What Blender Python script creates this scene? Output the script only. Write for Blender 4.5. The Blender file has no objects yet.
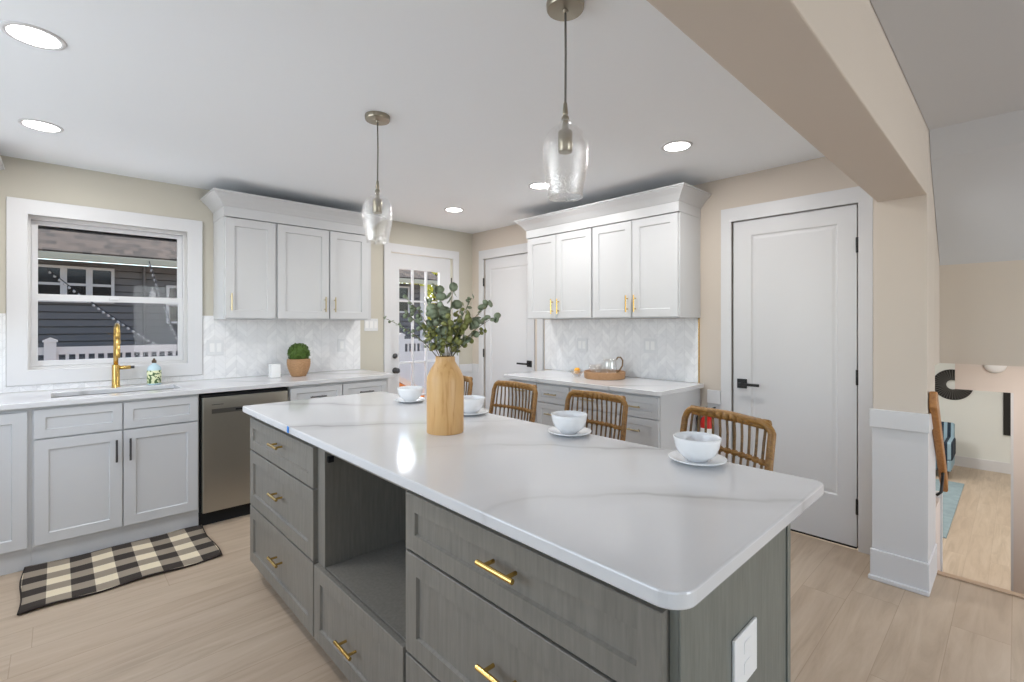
import bpy, bmesh, math, random
from mathutils import Vector, Matrix
PI = math.pi
SC = bpy.context.scene
COL = SC.collection
random.seed(7)

# ------------------------------------------------------------------ camera
cam_d = bpy.data.cameras.new('camera')
cam_d.sensor_width = 36.0
cam_d.lens = 479.55 * 36.0 / 1024.0
cam_d.shift_y = -16.22 / 1024.0
cam_d.clip_start = 0.02
cam = bpy.data.objects.new('camera', cam_d)
COL.objects.link(cam)
cam.location = (-3.4291, -4.2724, 1.3303)
cam.rotation_euler = (PI / 2, 0, -0.7586)
SC.camera = cam

# ------------------------------------------------------------------ world, sun, colour
w = bpy.data.worlds.new('World')
SC.world = w
w.use_nodes = True
nt = w.node_tree
bg = nt.nodes['Background']
sky = nt.nodes.new('ShaderNodeTexSky')
sky.sky_type = 'NISHITA'
sky.sun_disc = False
sky.sun_elevation = math.radians(42)
sky.sun_rotation = math.radians(60)
nt.links.new(sky.outputs[0], bg.inputs[0])
bg.inputs[1].default_value = 0.34
sun_d = bpy.data.lights.new('sun', 'SUN')
sun_d.energy = 6.0
sun_d.angle = 0.01
sun_d.color = (1.0, 0.97, 0.92)
sun = bpy.data.objects.new('sun', sun_d)
COL.objects.link(sun)
sun.rotation_euler = Vector((-0.30, -0.42, -0.86)).to_track_quat('-Z', 'Y').to_euler()
SC.view_settings.view_transform = 'Standard'
SC.view_settings.look = 'None'
SC.view_settings.gamma = 1.0
SC.view_settings.use_curve_mapping = False
SC.view_settings.exposure = 0.35


def area(name, loc, size, energy, direction=(0, 0, -1), color=(1, 1, 1), shape='RECTANGLE', size_y=None, spread=None):
    d = bpy.data.lights.new(name, 'AREA')
    d.shape = shape
    d.size = size
    if size_y:
        d.size_y = size_y
    d.energy = energy
    d.color = color
    if spread:
        d.spread = spread
    o = bpy.data.objects.new(name, d)
    COL.objects.link(o)
    o.location = loc
    o.rotation_euler = Vector(direction).to_track_quat('-Z', 'Y').to_euler()
    return o


# daylight entering through the big living-room windows behind the camera, then an added kitchen fill
area('daylight_south', (-1.4, -8.25, 1.30), 1.9, 66, (0, 1, 0.22), (0.92, 0.96, 1.0), size_y=1.9)
area('daylight_west', (-4.95, -6.0, 1.35), 2.4, 10, (1, 0, 0.2), (0.92, 0.96, 1.0), size_y=1.9)
area('kitchen_fill', (-4.95, -2.1, 1.5), 2.2, 28, (1, 0, 0.25), (0.88, 0.94, 1.0), size_y=1.3)  # added lamp outside an invented window, brightens ceiling and right wall
# lamp added above the sight line to boost sky light through the glazed back door
area('door_daylight_fill', (-0.67, 0.80, 2.22), 0.9, 22, (0, -0.8, -0.6), (0.95, 0.98, 1.0), size_y=0.4)

# ------------------------------------------------------------------ materials
def lin(c):
    return tuple(((v / 255.0) / 12.92 if v / 255.0 <= 0.04045 else ((v / 255.0 + 0.055) / 1.055) ** 2.4) for v in c) + (1.0,)


class N:
    """small node-tree writer"""
    def __init__(s, name):
        s.m = bpy.data.materials.new(name)
        s.m.use_nodes = True
        s.t = s.m.node_tree
        s.b = s.t.nodes['Principled BSDF']
        s.out = s.t.nodes['Material Output']

    def n(s, typ, **kw):
        k = s.t.nodes.new(typ)
        for a, v in kw.items():
            setattr(k, a, v)
        return k

    def l(s, a, b):
        s.t.links.new(a, b)

    def math(s, op, a, b=None, c=None):
        k = s.n('ShaderNodeMath', operation=op)
        for i, v in enumerate((a, b, c)):
            if v is None:
                continue
            if isinstance(v, (int, float)):
                k.inputs[i].default_value = v
            else:
                s.l(v, k.inputs[i])
        return k.outputs[0]

    def mix(s, fac, a, b):
        k = s.n('ShaderNodeMix', data_type='RGBA')
        for i, v in ((0, fac), (6, a), (7, b)):
            if isinstance(v, (int, float)):
                k.inputs[i].default_value = v
            elif isinstance(v, tuple):
                k.inputs[i].default_value = v
            else:
                s.l(v, k.inputs[i])
        return k.outputs[2]

    def pos(s, obj=False):
        if obj:
            return s.n('ShaderNodeTexCoord').outputs['Object']
        return s.n('ShaderNodeNewGeometry').outputs['Position']

    def sep(s, v):
        k = s.n('ShaderNodeSeparateXYZ')
        s.l(v, k.inputs[0])
        return k.outputs

    def comb(s, x, y, z=0.0):
        k = s.n('ShaderNodeCombineXYZ')
        for i, v in enumerate((x, y, z)):
            if isinstance(v, (int, float)):
                k.inputs[i].default_value = v
            else:
                s.l(v, k.inputs[i])
        return k.outputs[0]

    def noise(s, vec, scale, detail=3, rough=0.5, dist=0.0):
        k = s.n('ShaderNodeTexNoise')
        k.inputs['Scale'].default_value = scale
        k.inputs['Detail'].default_value = detail
        k.inputs['Roughness'].default_value = rough
        k.inputs['Distortion'].default_value = dist
        s.l(vec, k.inputs['Vector'])
        return k.outputs[0]

    def white(s, vec):
        k = s.n('ShaderNodeTexWhiteNoise')
        k.noise_dimensions = '3D'
        s.l(vec, k.inputs['Vector'])
        return k.outputs[0]

    def ramp(s, fac, stops):
        k = s.n('ShaderNodeValToRGB')
        e = k.color_ramp.elements
        while len(e) < len(stops):
            e.new(0.5)
        for i, (p, c) in enumerate(stops):
            e[i].position = p
            e[i].color = c
        s.l(fac, k.inputs[0])
        return k.outputs[0]

    def bump(s, h, strength=0.2, dist=0.01):
        k = s.n('ShaderNodeBump')
        k.inputs['Strength'].default_value = strength
        k.inputs['Distance'].default_value = dist
        s.l(h, k.inputs['Height'])
        s.l(k.outputs[0], s.b.inputs['Normal'])

    def base(s, v):
        if isinstance(v, tuple):
            s.b.inputs['Base Color'].default_value = v
        else:
            s.l(v, s.b.inputs['Base Color'])

    def set(s, rough=0.5, metal=0.0, spec=None):
        s.b.inputs['Roughness'].default_value = rough
        s.b.inputs['Metallic'].default_value = metal
        if spec is not None:
            s.b.inputs['Specular IOR Level'].default_value = spec
        return s


def paint(name, rgb, rough=0.5, var=0.03, scale=3.0, metal=0.0, bump=0.0, bscale=150, spec=None, obj=False):
    k = N(name)
    a = lin(rgb)
    lo = tuple(max(0, c * (1 - var)) for c in a[:3]) + (1,)
    hi = tuple(min(1, c * (1 + var)) for c in a[:3]) + (1,)
    p = k.pos(obj)
    k.base(k.mix(k.noise(p, scale), lo, hi))
    if bump:
        k.bump(k.noise(p, bscale), bump, 0.002)
    k.set(rough, metal, spec)
    return k.m


def wood(name, c1, c2, axis='z', scale=30, rough=0.45, stretch=0.06, obj=True):
    k = N(name)
    p = k.pos(obj)
    m = k.n('ShaderNodeMapping')
    sc = {'x': (stretch, 1, 1), 'y': (1, stretch, 1), 'z': (1, 1, stretch)}[axis]
    m.inputs['Scale'].default_value = sc
    k.l(p, m.inputs[0])
    f = k.noise(m.outputs[0], scale, 4, 0.6, 1.2)
    k.base(k.ramp(f, [(0.3, lin(c1)), (0.7, lin(c2))]))
    k.bump(f, 0.08, 0.002)
    k.set(rough)
    return k.m


def glassy(name, tint=(1, 1, 1), base=0.06, rough=0.02, spots=None, edge=0.5, power=1.6):
    """thin clear glass: see-through face-on, glossy at grazing angles"""
    k = N(name)
    k.t.nodes.remove(k.b)
    tr = k.n('ShaderNodeBsdfTransparent')
    tr.inputs[0].default_value = tuple(tint) + (1,)
    gl = k.n('ShaderNodeBsdfGlossy')
    gl.inputs['Roughness'].default_value = rough
    gl.inputs[0].default_value = (1, 1, 1, 1)
    lw = k.n('ShaderNodeLayerWeight')
    lw.inputs[0].default_value = edge
    f = k.math('MULTIPLY_ADD', lw.outputs['Facing'], 0.75, base)
    f = k.math('POWER', f, power)
    f = k.math('ADD', f, base * 0.6)
    if spots:
        z0, z1 = spots
        p = k.pos()
        nz = k.noise(p, 170, 2)
        z = k.sep(p)[2]
        g = k.n('ShaderNodeMapRange')
        k.l(z, g.inputs[0])
        g.inputs[1].default_value = z1
        g.inputs[2].default_value = z0
        msk = k.math('MULTIPLY', k.math('GREATER_THAN', nz, 0.56), g.outputs[0])
        f = k.math('ADD', f, k.math('MULTIPLY', msk, 0.55))
        b = k.n('ShaderNodeBump')
        b.inputs['Strength'].default_value = 0.6
        b.inputs['Distance'].default_value = 0.004
        k.l(nz, b.inputs['Height'])
        k.l(b.outputs[0], gl.inputs['Normal'])
    mx = k.n('ShaderNodeMixShader')
    fm = k.math('MINIMUM', f, 1.0)
    k.l(fm, mx.inputs[0])
    k.l(tr.outputs[0], mx.inputs[1])
    k.l(gl.outputs[0], mx.inputs[2])
    k.l(mx.outputs[0], k.out.inputs[0])
    return k.m


def emit(name, rgb, strength):
    k = N(name)
    k.base((0.8, 0.8, 0.8, 1))
    k.b.inputs['Emission Color'].default_value = rgb + (1,)
    k.b.inputs['Emission Strength'].default_value = strength
    return k.m


M = {}
M['white_paint'] = paint('white_cabinet_paint', (207, 208, 210), 0.38, 0.01)
M['white_trim'] = paint('white_trim_paint', (220, 220, 222), 0.4, 0.01)
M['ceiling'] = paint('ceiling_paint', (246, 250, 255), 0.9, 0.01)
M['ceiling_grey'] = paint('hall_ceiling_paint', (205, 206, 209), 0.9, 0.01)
M['beige_cool'] = paint('wall_paint_beige', (203, 198, 185), 0.85, 0.015)
M['beige'] = paint('wall_paint_warm_beige', (212, 201, 189), 0.85, 0.015)
M['white_wall'] = paint('white_wall_paint', (232, 234, 230), 0.85, 0.015)
M['pink_wall'] = paint('stair_wall_paint', (226, 214, 206), 0.85, 0.015)
M['black'] = paint('black_metal', (26, 26, 28), 0.4, 0.05)
M['dark'] = paint('dark_void', (18, 18, 20), 0.8, 0.05)
M['gold'] = paint('brushed_brass', (212, 176, 104), 0.25, 0.04, metal=1.0, scale=40)
M['champagne'] = paint('champagne_brass', (192, 178, 146), 0.3, 0.04, metal=1.0, scale=40)
M['nickel'] = paint('aged_nickel', (160, 153, 138), 0.3, 0.05, metal=1.0, scale=40)
M['graphite'] = paint('graphite_metal', (92, 92, 94), 0.35, 0.05, metal=0.8, scale=40)
M['cord'] = paint('grey_fabric_cord', (110, 108, 104), 0.7, 0.1, scale=200)
M['ceramic'] = paint('white_glazed_ceramic', (240, 241, 243), 0.15, 0.01, bump=0.12, bscale=90, obj=True)
M['plastic_white'] = paint('white_plastic', (242, 242, 242), 0.35, 0.01)
M['outlet_marble'] = paint('grey_white_plate', (226, 227, 229), 0.35, 0.01)
M['cane'] = wood('rattan_cane', (118, 82, 38), (172, 128, 68), 'y', 60, 0.45, 0.5)
M['cane_dark'] = wood('rattan_cane_dark', (88, 66, 38), (136, 104, 62), 'y', 60, 0.5, 0.5)
M['wicker'] = wood('woven_wicker', (140, 100, 66), (200, 158, 116), 'z', 90, 0.6, 3.0)
M['rail_wood'] = wood('handrail_oak', (150, 98, 50), (186, 132, 76), 'x', 40, 0.4, 0.1)
M['deck_wood'] = wood('stained_deck_wood', (176, 106, 44), (214, 142, 66), 'x', 30, 0.6, 0.1)
M['leaf'] = paint('eucalyptus_leaf', (140, 152, 126), 0.55, 0.35, scale=18, obj=True)
M['leaf_olive'] = paint('eucalyptus_leaf_olive', (142, 146, 84), 0.55, 0.35, scale=18, obj=True)
M['stem'] = paint('eucalyptus_stem', (98, 92, 58), 0.6, 0.15)
M['boxwood'] = paint('boxwood_leaf', (84, 112, 42), 0.6, 0.6, scale=60)
M['red'] = paint('red_enamel', (214, 28, 22), 0.3, 0.05)
M['orange'] = paint('orange_peel', (244, 170, 30), 0.45, 0.1, scale=30, bump=0.1)
M['blue_tape'] = paint('blue_masking_tape', (38, 126, 214), 0.6, 0.04)
M['soap'] = paint('pale_blue_soap', (196, 222, 232), 0.2, 0.03)
M['door_black_gap'] = paint('dark_door_gap', (30, 26, 24), 0.8, 0.05)
M['steel_dark'] = paint('dark_stainless', (118, 116, 112), 0.34, 0.05, metal=0.85, scale=8)
M['steel'] = paint('brushed_stainless_steel', (172, 168, 158), 0.32, 0.04, metal=0.85, scale=5)
M['sink'] = paint('sink_steel', (200, 200, 200), 0.3, 0.03, metal=0.7)
M['glass'] = glassy('window_glass', base=0.012, power=3.2)
M['shade_glass'] = glassy('seeded_pendant_glass', (0.99, 0.99, 0.99), base=0.06, rough=0.03, spots=(1.74, 1.83), edge=0.45)
M['clear_glass'] = glassy('clear_drinking_glass', (0.96, 0.97, 0.97), base=0.10, rough=0.03, edge=0.45)
M['lamp'] = emit('lit_led_diffuser', (1.0, 0.97, 0.93), 14.0)
def mk_roof():
    k = N('asphalt_shingles')
    x, y, z = k.sep(k.pos())
    row = k.math('FLOOR', k.math('DIVIDE', z, 0.075))
    c_ = k.math('FLOOR', k.math('DIVIDE', k.math('ADD', x, k.math('MULTIPLY', k.white(k.comb(row, 1.0, 2.0)), 0.3)), 0.11))
    r = k.white(k.comb(row, c_, 4.0))
    k.base(k.mix(r, lin((50, 42, 35)), lin((84, 71, 60))))
    k.set(0.95)
    return k.m
M['roof'] = mk_roof()
M['grass'] = paint('light_concrete_paving', (196, 194, 192), 0.95, 0.08, scale=8)
M['vinyl'] = paint('white_vinyl', (172, 166, 162), 0.5, 0.02)
M['cream_gutter'] = paint('cream_gutter', (150, 144, 124), 0.6, 0.02)
M['siding'] = paint('grey_vinyl_siding', (92, 87, 85), 0.75, 0.05)
M['dark_pane'] = paint('dark_window_pane', (30, 28, 27), 0.15, 0.3, scale=2)
M['bark'] = paint('tree_bark', (96, 78, 62), 0.9, 0.3, scale=10)
M['tree_leaf'] = paint('autumn_leaf', (196, 190, 60), 0.7, 0.5, scale=3)
M['tree_green'] = paint('green_leaf', (92, 118, 50), 0.7, 0.5, scale=3)
M['tread'] = wood('stair_tread_oak', (170, 144, 118), (196, 170, 144), 'y', 20, 0.5, 0.1)


def mk_island():
    k = N('sage_grey_stained_wood')
    p = k.pos()
    m = k.n('ShaderNodeMapping')
    m.inputs['Scale'].default_value = (1, 1, 0.08)
    k.l(p, m.inputs[0])
    f = k.noise(m.outputs[0], 90, 4, 0.6)
    k.base(k.ramp(f, [(0.3, lin((118, 114, 107))), (0.7, lin((133, 129, 121)))]))
    k.bump(f, 0.10, 0.001)
    k.set(0.42)
    return k.m
M['island'] = mk_island()


def mk_island_end():
    k = N('sage_green_grey_veneer')
    p = k.pos()
    m = k.n('ShaderNodeMapping')
    m.inputs['Scale'].default_value = (1, 1, 0.08)
    k.l(p, m.inputs[0])
    f = k.noise(m.outputs[0], 120, 4, 0.6)
    k.base(k.ramp(f, [(0.3, lin((108, 110, 104))), (0.7, lin((124, 126, 119)))]))
    k.bump(f, 0.12, 0.001)
    k.set(0.45)
    return k.m
M['island_end'] = mk_island_end()


def mk_quartz():
    k = N('white_quartz_with_grey_veins')
    p = k.pos()
    warp = k.n('ShaderNodeVectorMath', operation='ADD')
    k.l(p, warp.inputs[0])
    nz = k.n('ShaderNodeTexNoise')
    nz.inputs['Scale'].default_value = 1.3
    nz.inputs['Detail'].default_value = 4
    k.l(p, nz.inputs['Vector'])
    sc = k.n('ShaderNodeVectorMath', operation='SCALE')
    k.l(nz.outputs['Color'], sc.inputs[0])
    sc.inputs[3].default_value = 0.55
    k.l(sc.outputs[0], warp.inputs[1])
    x, y, z = k.sep(warp.outputs[0])
    # thin irregular diagonal veins
    d = k.math('ADD', k.math('MULTIPLY', x, 0.85), k.math('MULTIPLY', y, 1.1))
    v = k.math('ABSOLUTE', k.math('SUBTRACT', k.math('FRACT', k.math('MULTIPLY', d, 1.35)), 0.5))
    vein = k.n('ShaderNodeMapRange')
    k.l(v, vein.inputs[0])
    vein.inputs[1].default_value = 0.0
    vein.inputs[2].default_value = 0.03
    vein.inputs[3].default_value = 1.0
    vein.inputs[4].default_value = 0.0
    soft = k.n('ShaderNodeMapRange')
    k.l(v, soft.inputs[0])
    soft.inputs[1].default_value = 0.0
    soft.inputs[2].default_value = 0.16
    soft.inputs[3].default_value = 0.35
    soft.inputs[4].default_value = 0.0
    gate = k.n('ShaderNodeMapRange')
    k.l(k.noise(p, 1.9, 2), gate.inputs[0])
    gate.inputs[1].default_value = 0.40
    gate.inputs[2].default_value = 0.62
    f = k.math('MULTIPLY', k.math('ADD', k.math('MULTIPLY', vein.outputs[0], 0.5), soft.outputs[0]), gate.outputs[0])
    k.base(k.mix(f, lin((218, 218, 220)), lin((170, 168, 167))))
    k.set(0.10)
    return k.m
M['quartz'] = mk_quartz()


def mk_chevron(axis):
    k = N('white_marble_chevron_tile_' + axis)
    p = k.pos()
    x, y, z = k.sep(p)
    u = {'x': x, 'y': y}[axis]
    cw, th = 0.075, 0.05
    uu = k.math('DIVIDE', u, cw)
    tri = k.math('MULTIPLY', k.math('PINGPONG', uu, 1.0), cw)
    v = k.math('DIVIDE', k.math('ADD', z, tri), th)
    cid = k.math('FLOOR', uu)
    tid = k.math('FLOOR', v)
    r = k.white(k.comb(cid, tid, 0.5))
    grout = k.math('MAXIMUM', k.math('LESS_THAN', k.math('FRACT', v), 0.05), k.math('LESS_THAN', k.math('FRACT', uu), 0.03))
    mar = k.noise(p, 9, 5, 0.6, 1.5)
    c = k.mix(r, lin((232, 232, 234)), lin((244, 244, 245)))
    c = k.mix(k.math('MULTIPLY', k.math('GREATER_THAN', mar, 0.56), 0.22), c, lin((206, 207, 210)))
    c = k.mix(k.math('MULTIPLY', grout, 0.7), c, lin((214, 214, 216)))
    k.base(c)
    k.bump(grout, -0.25, 0.001)
    k.set(0.3)
    return k.m
M['chev_x'] = mk_chevron('x')
M['chev_y'] = mk_chevron('y')


def mk_floor():
    k = N('light_oak_plank_floor')
    p = k.pos()
    x, y, z = k.sep(p)
    pw, pl = 0.185, 1.45
    row = k.math('FLOOR', k.math('DIVIDE', y, pw))
    off = k.math('MULTIPLY', k.white(k.comb(row, 3.0, 1.0)), pl)
    xx = k.math('DIVIDE', k.math('ADD', x, off), pl)
    colm = k.math('FLOOR', xx)
    r = k.white(k.comb(row, colm, 7.0))
    m = k.n('ShaderNodeMapping')
    m.inputs['Scale'].default_value = (0.9, 9.0, 1)
    k.l(p, m.inputs[0])
    add = k.n('ShaderNodeVectorMath', operation='ADD')
    k.l(m.outputs[0], add.inputs[0])
    k.l(k.comb(k.math('MULTIPLY', r, 13.0), k.math('MULTIPLY', r, 29.0), 0.0), add.inputs[1])
    g = k.noise(add.outputs[0], 1.6, 6, 0.62, 0.8)
    fine = k.noise(add.outputs[0], 14, 4, 0.6)
    c = k.ramp(g, [(0.28, lin((168, 150, 130))), (0.5, lin((190, 172, 151))), (0.72, lin((203, 187, 168)))])
    c = k.mix(k.math('MULTIPLY', k.math('SUBTRACT', r, 0.0), 0.30), c, lin((176, 154, 133)))
    c = k.mix(k.math('MULTIPLY', fine, 0.14), c, lin((170, 146, 122)))
    gap = k.math('MAXIMUM', k.math('LESS_THAN', k.math('FRACT', k.math('DIVIDE', y, pw)), 0.014), k.math('LESS_THAN', k.math('FRACT', xx), 0.002))
    c = k.mix(k.math('MULTIPLY', gap, 0.45), c, lin((140, 116, 94)))
    k.base(c)
    k.bump(g, 0.03, 0.002)
    k.set(0.42)
    return k.m
M['floor'] = mk_floor()


def mk_check():
    k = N('buffalo_check_weave')
    p = k.pos(True)
    x, y, z = k.sep(p)
    cx = k.math('LESS_THAN', k.math('FRACT', k.math('DIVIDE', x, 0.181)), 0.5)
    cy = k.math('LESS_THAN', k.math('FRACT', k.math('DIVIDE', y, 0.160)), 0.5)
    s = k.math('ADD', cx, cy)
    wv = k.noise(p, 260, 2)
    c = k.ramp(k.math('MULTIPLY', s, 0.5), [(0.0, lin((238, 224, 196))), (0.5, lin((156, 144, 128))), (1.0, lin((50, 42, 38)))])
    k.t.nodes[-1].color_ramp.interpolation = 'CONSTANT'
    for e, q in zip(k.t.nodes[-1].color_ramp.elements, (0.0, 0.3, 0.8)):
        e.position = q
    c = k.mix(k.math('MULTIPLY', wv, 0.2), c, lin((90, 82, 72)))
    k.base(c)
    k.bump(wv, 0.5, 0.003)
    k.set(0.95)
    return k.m
M['check'] = mk_check()
M['rug_hem'] = paint('black_rug_hem', (44, 36, 32), 0.95, 0.2, scale=60)


def mk_vase():
    k = N('pale_pine_vase_wood')
    p = k.pos(True)
    m = k.n('ShaderNodeMapping')
    m.inputs['Scale'].default_value = (1, 1, 0.12)
    k.l(p, m.inputs[0])
    f = k.noise(m.outputs[0], 28, 3, 0.5, 1.8)
    k.base(k.ramp(f, [(0.28, lin((188, 140, 84))), (0.42, lin((208, 164, 108))), (0.75, lin((214, 174, 120)))]))
    k.set(0.4)
    return k.m
M['vase'] = mk_vase()


def mk_stripes(name, axis, w1, a, b, rough=0.9):
    k = N(name)
    v = k.sep(k.pos(True))[{'x': 0, 'y': 1, 'z': 2}[axis]]
    f = k.math('LESS_THAN', k.math('FRACT', k.math('DIVIDE', v, w1)), 0.5)
    k.base(k.mix(f, lin(a), lin(b)))
    k.set(rough)
    return k.m
M['blue_stripe'] = mk_stripes('blue_striped_upholstery', 'y', 0.09, (36, 50, 66), (150, 176, 190))
M['teal_rug'] = paint('teal_rug_pile', (140, 158, 164), 0.95, 0.25, scale=9, bump=0.3)
M['spoke'] = mk_stripes('black_woven_fibre', 'z', 0.02, (30, 30, 32), (60, 58, 56))


def mk_label():
    k = N('leaf_print_bottle_label')
    p = k.pos(True)
    a = k.noise(p, 55, 2)
    c = k.mix(k.math('GREATER_THAN', a, 0.53), lin((232, 236, 196)), lin((74, 104, 56)))
    k.base(c)
    k.set(0.4)
    return k.m
M['label'] = mk_label()

# ------------------------------------------------------------------ geometry helpers
def box(bm, x0, x1, y0, y1, z0, z1):
    x0, x1 = sorted((x0, x1)); y0, y1 = sorted((y0, y1)); z0, z1 = sorted((z0, z1))
    v = [bm.verts.new(p) for p in ((x0, y0, z0), (x1, y0, z0), (x1, y1, z0), (x0, y1, z0), (x0, y0, z1), (x1, y0, z1), (x1, y1, z1), (x0, y1, z1))]
    for f in ((0, 3, 2, 1), (4, 5, 6, 7), (0, 1, 5, 4), (1, 2, 6, 5), (2, 3, 7, 6), (3, 0, 4, 7)):
        bm.faces.new([v[i] for i in f])


def bx(*a):
    bm = bmesh.new()
    box(bm, *a)
    return bm


def frames(pts):
    """parallel-transport frames along a polyline"""
    T = []
    for i in range(len(pts)):
        a = pts[max(i - 1, 0)]; b = pts[min(i + 1, len(pts) - 1)]
        T.append((b - a).normalized())
    n = T[0].orthogonal().normalized()
    out = []
    for i, t in enumerate(T):
        n = (n - t * n.dot(t)).normalized()
        out.append((t, n, t.cross(n)))
    return out


def tube(bm, pts, r, seg=10, cap=True):
    pts = [Vector(p) for p in pts]
    rs = r if isinstance(r, (list, tuple)) else [r] * len(pts)
    rings = []
    for p, (t, n, b), rr in zip(pts, frames(pts), rs):
        rings.append([bm.verts.new(p + (n * math.cos(2 * PI * i / seg) + b * math.sin(2 * PI * i / seg)) * rr) for i in range(seg)])
    for a, b in zip(rings, rings[1:]):
        for i in range(seg):
            bm.faces.new((a[i], a[(i + 1) % seg], b[(i + 1) % seg], b[i]))
    if cap:
        bm.faces.new(rings[0][::-1]); bm.faces.new(rings[-1])


def lathe(bm, prof, c=(0, 0, 0), seg=40, axis='z', close=False):
    """prof: list of (r, h); revolve around axis through c"""
    c = Vector(c)
    rings = []
    for r, h in prof:
        ring = []
        for i in range(seg):
            a = 2 * PI * i / seg
            if axis == 'z':
                d = Vector((r * math.cos(a), r * math.sin(a), h))
            elif axis == 'y':
                d = Vector((r * math.cos(a), h, r * math.sin(a)))
            else:
                d = Vector((h, r * math.cos(a), r * math.sin(a)))
            ring.append(bm.verts.new(c + d))
        rings.append(ring)
    pr = list(zip(rings, rings[1:]))
    if close:
        pr.append((rings[-1], rings[0]))
    for a, b in pr:
        for i in range(seg):
            bm.faces.new((a[i], a[(i + 1) % seg], b[(i + 1) % seg], b[i]))
    if not close:
        bm.faces.new(rings[0][::-1]); bm.faces.new(rings[-1])


def slab_holes(bm, us, vs, w0, w1, holes, order):
    """slab over a grid of u,v breaks between w0 and w1 with rectangular holes; order maps (u,v,w)->(x,y,z)"""
    us = sorted(set(us + [h[0] for h in holes] + [h[1] for h in holes]))
    vs = sorted(set(vs + [h[2] for h in holes] + [h[3] for h in holes]))
    def P(u, v, w_):
        d = {order[0]: u, order[1]: v, order[2]: w_}
        return (d['x'], d['y'], d['z'])
    vt = {}
    def V(i, j, k):
        if (i, j, k) not in vt:
            vt[(i, j, k)] = bm.verts.new(P(us[i], vs[j], (w0, w1)[k]))
        return vt[(i, j, k)]
    def solid(i, j):
        if i < 0 or j < 0 or i >= len(us) - 1 or j >= len(vs) - 1:
            return False
        uc = (us[i] + us[i + 1]) / 2; vc = (vs[j] + vs[j + 1]) / 2
        return not any(h[0] < uc < h[1] and h[2] < vc < h[3] for h in holes)
    for i in range(len(us) - 1):
        for j in range(len(vs) - 1):
            if not solid(i, j):
                continue
            bm.faces.new((V(i, j, 0), V(i, j + 1, 0), V(i + 1, j + 1, 0), V(i + 1, j, 0)))
            bm.faces.new((V(i, j, 1), V(i + 1, j, 1), V(i + 1, j + 1, 1), V(i, j + 1, 1)))
            for (di, dj, a, b) in ((-1, 0, (i, j), (i, j + 1)), (1, 0, (i + 1, j + 1), (i + 1, j)), (0, -1, (i + 1, j), (i, j)), (0, 1, (i, j + 1), (i + 1, j + 1))):
                if not solid(i + di, j + dj):
                    bm.faces.new((V(a[0], a[1], 0), V(a[0], a[1], 1), V(b[0], b[1], 1), V(b[0], b[1], 0)))


def prism(bm, poly, z0, z1, order='xyz'):
    def P(a, b, c):
        d = {order[0]: a, order[1]: b, order[2]: c}
        return (d['x'], d['y'], d['z'])
    lo = [bm.verts.new(P(a, b, z0)) for a, b in poly]
    hi = [bm.verts.new(P(a, b, z1)) for a, b in poly]
    n = len(poly)
    bm.faces.new(lo[::-1]); bm.faces.new(hi)
    for i in range(n):
        bm.faces.new((lo[i], lo[(i + 1) % n], hi[(i + 1) % n], hi[i]))


def rrect(x0, x1, y0, y1, rs, seg=8):
    """rounded rect polygon; rs = radii at (x0y0, x1y0, x1y1, x0y1)"""
    out = []
    for (cx, cy, sx, sy, a0), r in zip(((x0, y0, 1, 1, PI), (x1, y0, -1, 1, 1.5 * PI), (x1, y1, -1, -1, 0), (x0, y1, 1, -1, 0.5 * PI)), rs):
        if r <= 0:
            out.append((cx, cy)); continue
        for i in range(seg + 1):
            a = a0 + 0.5 * PI * i / seg
            out.append((cx + sx * r + r * math.cos(a), cy + sy * r + r * math.sin(a)))
    return out


def root_loc(o):
    v = Vector((0, 0, 0))
    while o:
        v += o.location
        o = o.parent
    return v


def obj(name, bm, m, parent=None, loc=None, smooth=False, bevel=0.0, seg=2, world=True):
    """link a bmesh as one mesh object. world=True: verts are in world space and get re-based to the parent."""
    bmesh.ops.recalc_face_normals(bm, faces=bm.faces)
    base = root_loc(parent) if parent else Vector((0, 0, 0))
    shift = base + (Vector(loc) if loc else Vector((0, 0, 0)))
    if world:
        bmesh.ops.translate(bm, verts=bm.verts, vec=-shift)
    me = bpy.data.meshes.new(name)
    bm.to_mesh(me); bm.free()
    me.materials.append(m)
    if smooth:
        for p in me.polygons:
            p.use_smooth = True
    o = bpy.data.objects.new(name, me)
    COL.objects.link(o)
    if parent:
        o.parent = parent
    if loc:
        o.location = loc
    if bevel:
        b = o.modifiers.new('bevel', 'BEVEL')
        b.width = bevel; b.segments = seg; b.limit_method = 'ANGLE'; b.angle_limit = math.radians(40)
        if smooth is None:
            pass
    return o


def auto_smooth(o, deg=40):
    for p in o.data.polygons:
        p.use_smooth = True
    me = o.data
    bm = bmesh.new(); bm.from_mesh(me)
    for e in bm.edges:
        if len(e.link_faces) == 2 and e.calc_face_angle(0) > math.radians(deg):
            e.smooth = False
    bm.to_mesh(me); bm.free()
    return o


def thing(name, label, cat, loc=(0, 0, 0), group=None, rz=0):
    o = bpy.data.objects.new(name, None)
    o.empty_display_size = 0.1
    COL.objects.link(o)
    o.location = loc
    o.rotation_euler = (0, 0, rz)
    return tag(o, label, cat, group)


def tag(o, label, cat, group=None):
    o['label'] = label; o['category'] = cat
    if group:
        o['group'] = group
    return o


def struct(name, bm, m, loc=None, bevel=0.0, label=None, parent=None):
    o = obj(name, bm, m, parent, loc=loc, bevel=bevel)
    if not parent:
        o['kind'] = 'structure'
    if label:
        o['label'] = label
    return o


def copy_tree(o, parent=None):
    c = o.copy(); COL.objects.link(c); c.parent = parent
    for ch in list(o.children):
        copy_tree(ch, c)
    return c


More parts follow.
